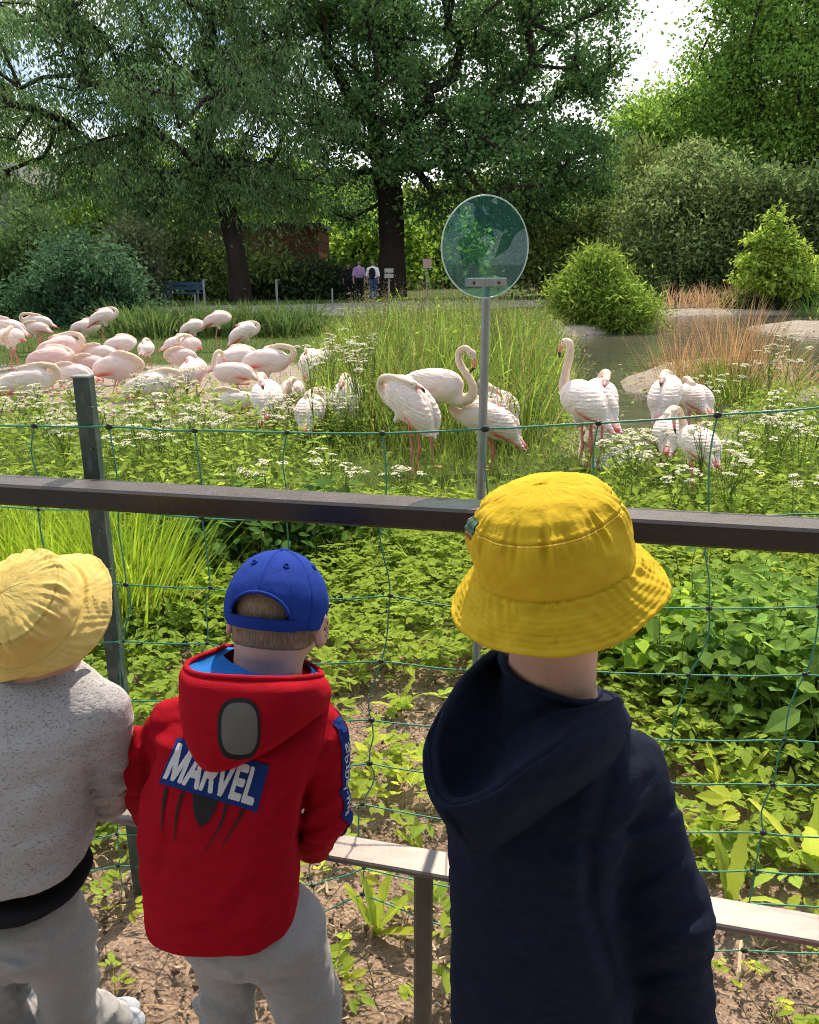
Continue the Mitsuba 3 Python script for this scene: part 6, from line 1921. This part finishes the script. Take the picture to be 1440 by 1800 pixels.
def reeds_and_lawn():
    r = np.random.default_rng(404)
    # reed bed behind the standing flamingos
    n = 7000
    edge = np.array([gnd(x, y)[:2] for x, y in [(560, 770), (640, 795), (760, 800), (880, 800), (985, 785), (1010, 720), (1000, 650), (985, 620), (900, 600), (760, 590), (640, 600), (570, 640), (540, 700)]])
    poly = Polygon(edge)
    x0, y0, x1, y1 = poly.bounds
    q = np.c_[r.uniform(x0, x1, n * 3), y0 + (y1 - y0) * r.uniform(0, 1, n * 3) ** 1.3]
    q = q[shapely.contains_xy(poly, q[:, 0], q[:, 1])][:n]
    n = len(q)
    o = np.c_[q, land(q) - .02]
    d = np.c_[r.normal(0, .22, (n, 2)) + A(0, -.05), np.ones(n)]
    low = np.clip(-sdist(poly, q) / .5, .45, 1)
    L = r.uniform(.40, 1.2, n) * (.45 + .55 * low)
    C = shades(r, n, (.16, .275, .065), .35, .45)
    w = r.uniform(0, 1, n) < .10
    C[w] = shades(r, int(w.sum()), (.28, .24, .12), .2)
    V, Fc, Cc = blades(r, o, d, L, r.uniform(.006, .015, n), C, .6, 6)
    obj('reeds', (V, Fc), 'blade', color=Cc, kind='stuff', label='dense bed of green reeds and sedge behind the standing flamingos')
    m_ = 2600
    i_ = r.integers(0, n, m_)
    o2 = o[i_] + np.c_[r.normal(0, .06, (m_, 2)), L[i_] * r.uniform(.25, .9, m_)]
    P, Fc, Cc = place(DIAMOND, o2, rdir(r, m_) * A(1, 1, .6), rdir(r, m_) + A(0, 0, .6), r.uniform(.05, .12, m_), r.uniform(.015, .035, m_), shades(r, m_, (.17, .29, .07), .3, .4))
    obj('reed_bed_herbs', (P, Fc), 'leaf', color=Cc, kind='stuff', label='leafy herbs growing among the reeds behind the flamingos')
    m_ = 340
    i_ = r.choice(np.where(L > .8)[0], m_)
    b_ = o[i_] + r.normal(0, .05, (m_, 3)) * A(1, 1, 0)
    t_ = b_ + np.c_[r.normal(0, .10, (m_, 2)), L[i_] * r.uniform(.85, 1.12, m_)]
    V, Fc = stems(b_, t_, r.normal(0, .02, (m_, 3)), .0025, .0015, 4, 3)
    mb = MB().add(V, Fc, A(.20, .22, .09))
    o3 = np.repeat(t_, 14, 0) + r.normal(0, 1, (m_ * 14, 3)) * A(.016, .016, .05)
    P, Fc, Cc = place(DIAMOND, o3, rdir(r, len(o3)) + A(0, 0, 1), rdir(r, len(o3)), .022, .008, shades(r, len(o3), (.27, .23, .15), .3))
    mb.add(P, Fc, Cc)
    obj('reed_seed_heads', mb, 'stalk', kind='stuff', label='brownish seed heads above the reed bed')
    # meadow grass between the leaf carpet and the birds, and the lawn
    n = 52000
    y = 3.6 * np.exp(r.uniform(0, 1, n) * math.log(27 / 3.6))
    x = r.uniform(-1, 1, n) * (.58 * y + .4)
    q = np.c_[x, y]
    keep = sdist(POND, q) > .15
    keep &= ~shapely.contains_xy(poly.buffer(-.25), x, y)
    nest = (np.abs(y - 10.0) < 2.3) & (x < -.8)
    keep &= ~(nest & (r.uniform(0, 1, n) < .82))
    x, y = x[keep], y[keep]; n = len(x)
    o = np.c_[x, y, land(np.c_[x, y]) - .01]
    meadow = np.clip((8.2 - y) / 2, 0, 1)
    L = (r.uniform(.05, .12, n) + meadow * r.uniform(.02, .22, n)) * np.clip(y / 7, .8, 2.2) ** .5
    d = np.c_[r.normal(0, .35, (n, 2)), np.ones(n)]
    C = shades(r, n, (.21, .33, .08), .22, .3)
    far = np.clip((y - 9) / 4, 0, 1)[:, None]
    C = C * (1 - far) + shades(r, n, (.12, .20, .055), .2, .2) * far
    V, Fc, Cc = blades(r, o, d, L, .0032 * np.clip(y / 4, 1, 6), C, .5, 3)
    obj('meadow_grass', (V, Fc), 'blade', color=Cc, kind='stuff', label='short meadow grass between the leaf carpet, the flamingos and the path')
    # low leaves and seed heads of the meadow
    n = 12000
    y = 4.0 + 4.6 * r.uniform(0, 1, n); x = r.uniform(-1, 1, n) * (.58 * y + .4)
    q = np.c_[x, y]
    keep = (sdist(POND, q) > .2) & ~shapely.contains_xy(poly.buffer(-.1), x, y)
    mid = (x > -.5) & (x < 1.1) & (y > 4.4)
    keep &= ~(mid & (r.uniform(0, 1, n) < .8))
    x, y = x[keep], y[keep]; n = len(x)
    o = np.c_[x, y, land(np.c_[x, y]) + r.uniform(.03, .30, n) * np.where((x > -.5) & (x < 1.1), .35, 1)]
    P, Fc, Cc = place(DIAMOND, o, rdir(r, n) * A(1, 1, .4), unit(rdir(r, n) * .5 + A(0, 0, 1)), r.uniform(.04, .10, n), r.uniform(.02, .05, n), shades(r, n, (.24, .38, .085), .25, .35))
    obj('meadow_leaves', (P, Fc), 'leaf', color=Cc, kind='stuff', label='ferny leaves of the meadow plants in front of the flamingos')
    m_ = 2600
    q = np.c_[r.uniform(.8, 14, m_ * 3), r.uniform(6, 27, m_ * 3)]
    dd = np.minimum.reduce([np.abs(sdist(pl, q)) for pl, _ in ISL] + [np.abs(sdist(POND, q) - .15)])
    q = q[dd < .45][:m_]; m_ = len(q)
    P, Fc, Cc = place((DIAMOND[0] + A(0, 0, .1), DIAMOND[1]), np.c_[q, np.maximum(land(q), WATER) + .012], rdir(r, m_) * A(1, 1, .5), rdir(r, m_) * .5 + A(0, 0, 1), r.uniform(.03, .11, m_), r.uniform(.015, .05, m_), np.where(r.uniform(0, 1, (m_, 1)) < .35, shades(r, m_, (.16, .26, .07), .3), shades(r, m_, (.20, .16, .11), .4)))
    obj('bank_litter', (P, Fc), 'stalk', color=Cc, kind='stuff', label='dead leaves, twigs and weeds along the muddy banks of the pond')
    # duckweed and litter on the pond
    n = 900
    q = np.c_[r.uniform(1, 9, n), r.uniform(6.4, 20, n)]
    dd = sdist(POND, q)
    q = q[(dd < -.05) & (dd > -.5)]; n = len(q)
    P, Fc, Cc = place(DIAMOND, np.c_[q, np.full(n, WATER + .005)], rdir(r, n) * A(1, 1, 0), np.tile(A(0, 0, 1), (n, 1)), r.uniform(.02, .06, n), r.uniform(.015, .04, n), shades(r, n, (.2, .2, .09), .3))
    obj('pond_litter', (P, Fc), 'stalk', color=Cc, kind='stuff', label='bits of leaf litter floating along the pond edge')


def umbel(r, c, up, R):
    """a flat flower head: rays and clusters of white flowers; returns petals and rays"""
    n = int(r.integers(9, 14))
    a = r.uniform(0, 2 * np.pi, n); rad = np.sqrt(r.uniform(.02, 1, n)) * R
    u = unit(np.cross(up, A(.3, .8, .1))); w = np.cross(up, u)
    cc = c + (np.cos(a) * rad)[:, None] * u + (np.sin(a) * rad)[:, None] * w + up * (-.25 * rad ** 2 / R)[:, None]
    rays = (np.repeat((c - up * R * .75)[None], n, 0), cc)
    m = 10
    o = np.repeat(cc, m, 0) + r.normal(0, R * .12, (n * m, 3)) * A(1, 1, .25)
    return o, rays


def parsley():
    """cow parsley: branching stems, ferny leaves, white umbels; each plant a thing"""
    r = np.random.default_rng(505)
    spots = []
    def band(n, px0, px1, py0, py1, h0, h1, where):
        for _ in range(n):
            spots.append((r.uniform(px0, px1), r.uniform(py0, py1), r.uniform(h0, h1), where))
    band(18, -20, 330, 770, 850, .30, .50, 'left of the leaning net column')
    band(20, -10, 420, 725, 770, .28, .44, 'in front of the resting flamingos')
    band(13, 330, 620, 760, 830, .26, .42, 'in front of the white backed flamingos')
    band(12, 540, 660, 735, 800, .65, .98, 'at the left end of the reed bed')
    band(5, 1070, 1180, 840, 890, .24, .38, 'at the near pond edge')
    band(13, 1290, 1450, 810, 900, .34, .60, 'right of the pond water')
    band(10, 1230, 1400, 700, 740, .50, .75, 'in front of the dry tussocks')
    band(9, 1080, 1450, 880, 960, .35, .55, 'behind the handrail at the right')
    band(5, 420, 760, 860, 900, .18, .30, 'on the open grass below the standing flamingos')
    for px, py, h, where in spots:
        p = at_ground(px, py)
        if sdist(POND, p[None, :2])[0] < 0.02 and 'tussock' not in where: continue
        k = thing('cow_parsley', f'cow parsley with white flower umbels {where}', 'flower', f'cow parsley {where}')
        up0 = unit(A(r.normal(0, .10), r.normal(0, .10), 1))
        top = p + up0 * h
        nb = int(r.integers(3, 7))
        fork = p + up0 * h * r.uniform(.35, .7, (nb, 1))
        out = rdir(r, nb) * A(1, 1, 0) * r.uniform(.05, .17, (nb, 1)) + A(0, 0, 1) * (h * r.uniform(.78, 1.06, (nb, 1)))
        tips = p + out
        V, Fc = stems(np.vstack([p[None] - A(0, 0, .02), fork]), np.vstack([top[None], tips]), r.normal(0, .012, (nb + 1, 3)), .0035, .0014, 5, 4)
        mb = MB().add(V, Fc, A(.12, .16, .05))
        us = []
        for c in np.vstack([top[None], tips]):
            R = r.uniform(.022, .040)
            nrm = unit(A(0, 0, 1) + r.normal(0, .18, 3))
            o, (ra, rb) = umbel(r, c + nrm * R * .6, nrm, R)
            V, Fc = frusta(ra, rb, np.full(len(ra), .0009), np.full(len(ra), .0007), 3)
            mb.add(V, Fc, A(.16, .20, .07))
            us.append((o, nrm))
        obj('stem', mb, 'stalk', k)
        for o, nrm in us:
            n = len(o)
            P, Fc, Cc = place(DIAMOND, o, rdir(r, n) * A(1, 1, .2), unit(nrm + r.normal(0, .35, (n, 3))), r.uniform(.008, .014, n), r.uniform(.008, .012, n), np.clip(A(.70, .71, .56) * r.uniform(.75, 1.15, (n, 1)), 0, .85))
            obj('umbel', (P, Fc), 'petal', k, color=Cc)
        n = 90
        t = r.uniform(.05, .75, n)
        o = p + up0 * (h * t)[:, None] + rdir(r, n) * A(1, 1, .4) * (r.uniform(.02, .16, n) * (1.15 - t))[:, None]
        P, Fc, Cc = place(DIAMOND, o, rdir(r, n) * A(1, 1, .5), unit(rdir(r, n) * .5 + A(0, 0, 1)), r.uniform(.03, .065, n), r.uniform(.010, .022, n), shades(r, n, (.22, .36, .085), .2, .35))
        obj('leaves', (P, Fc), 'leaf', k, color=Cc, kind='stuff')


ground_cover()
small_plants()
leafy_clumps()
reeds_and_lawn()
parsley()
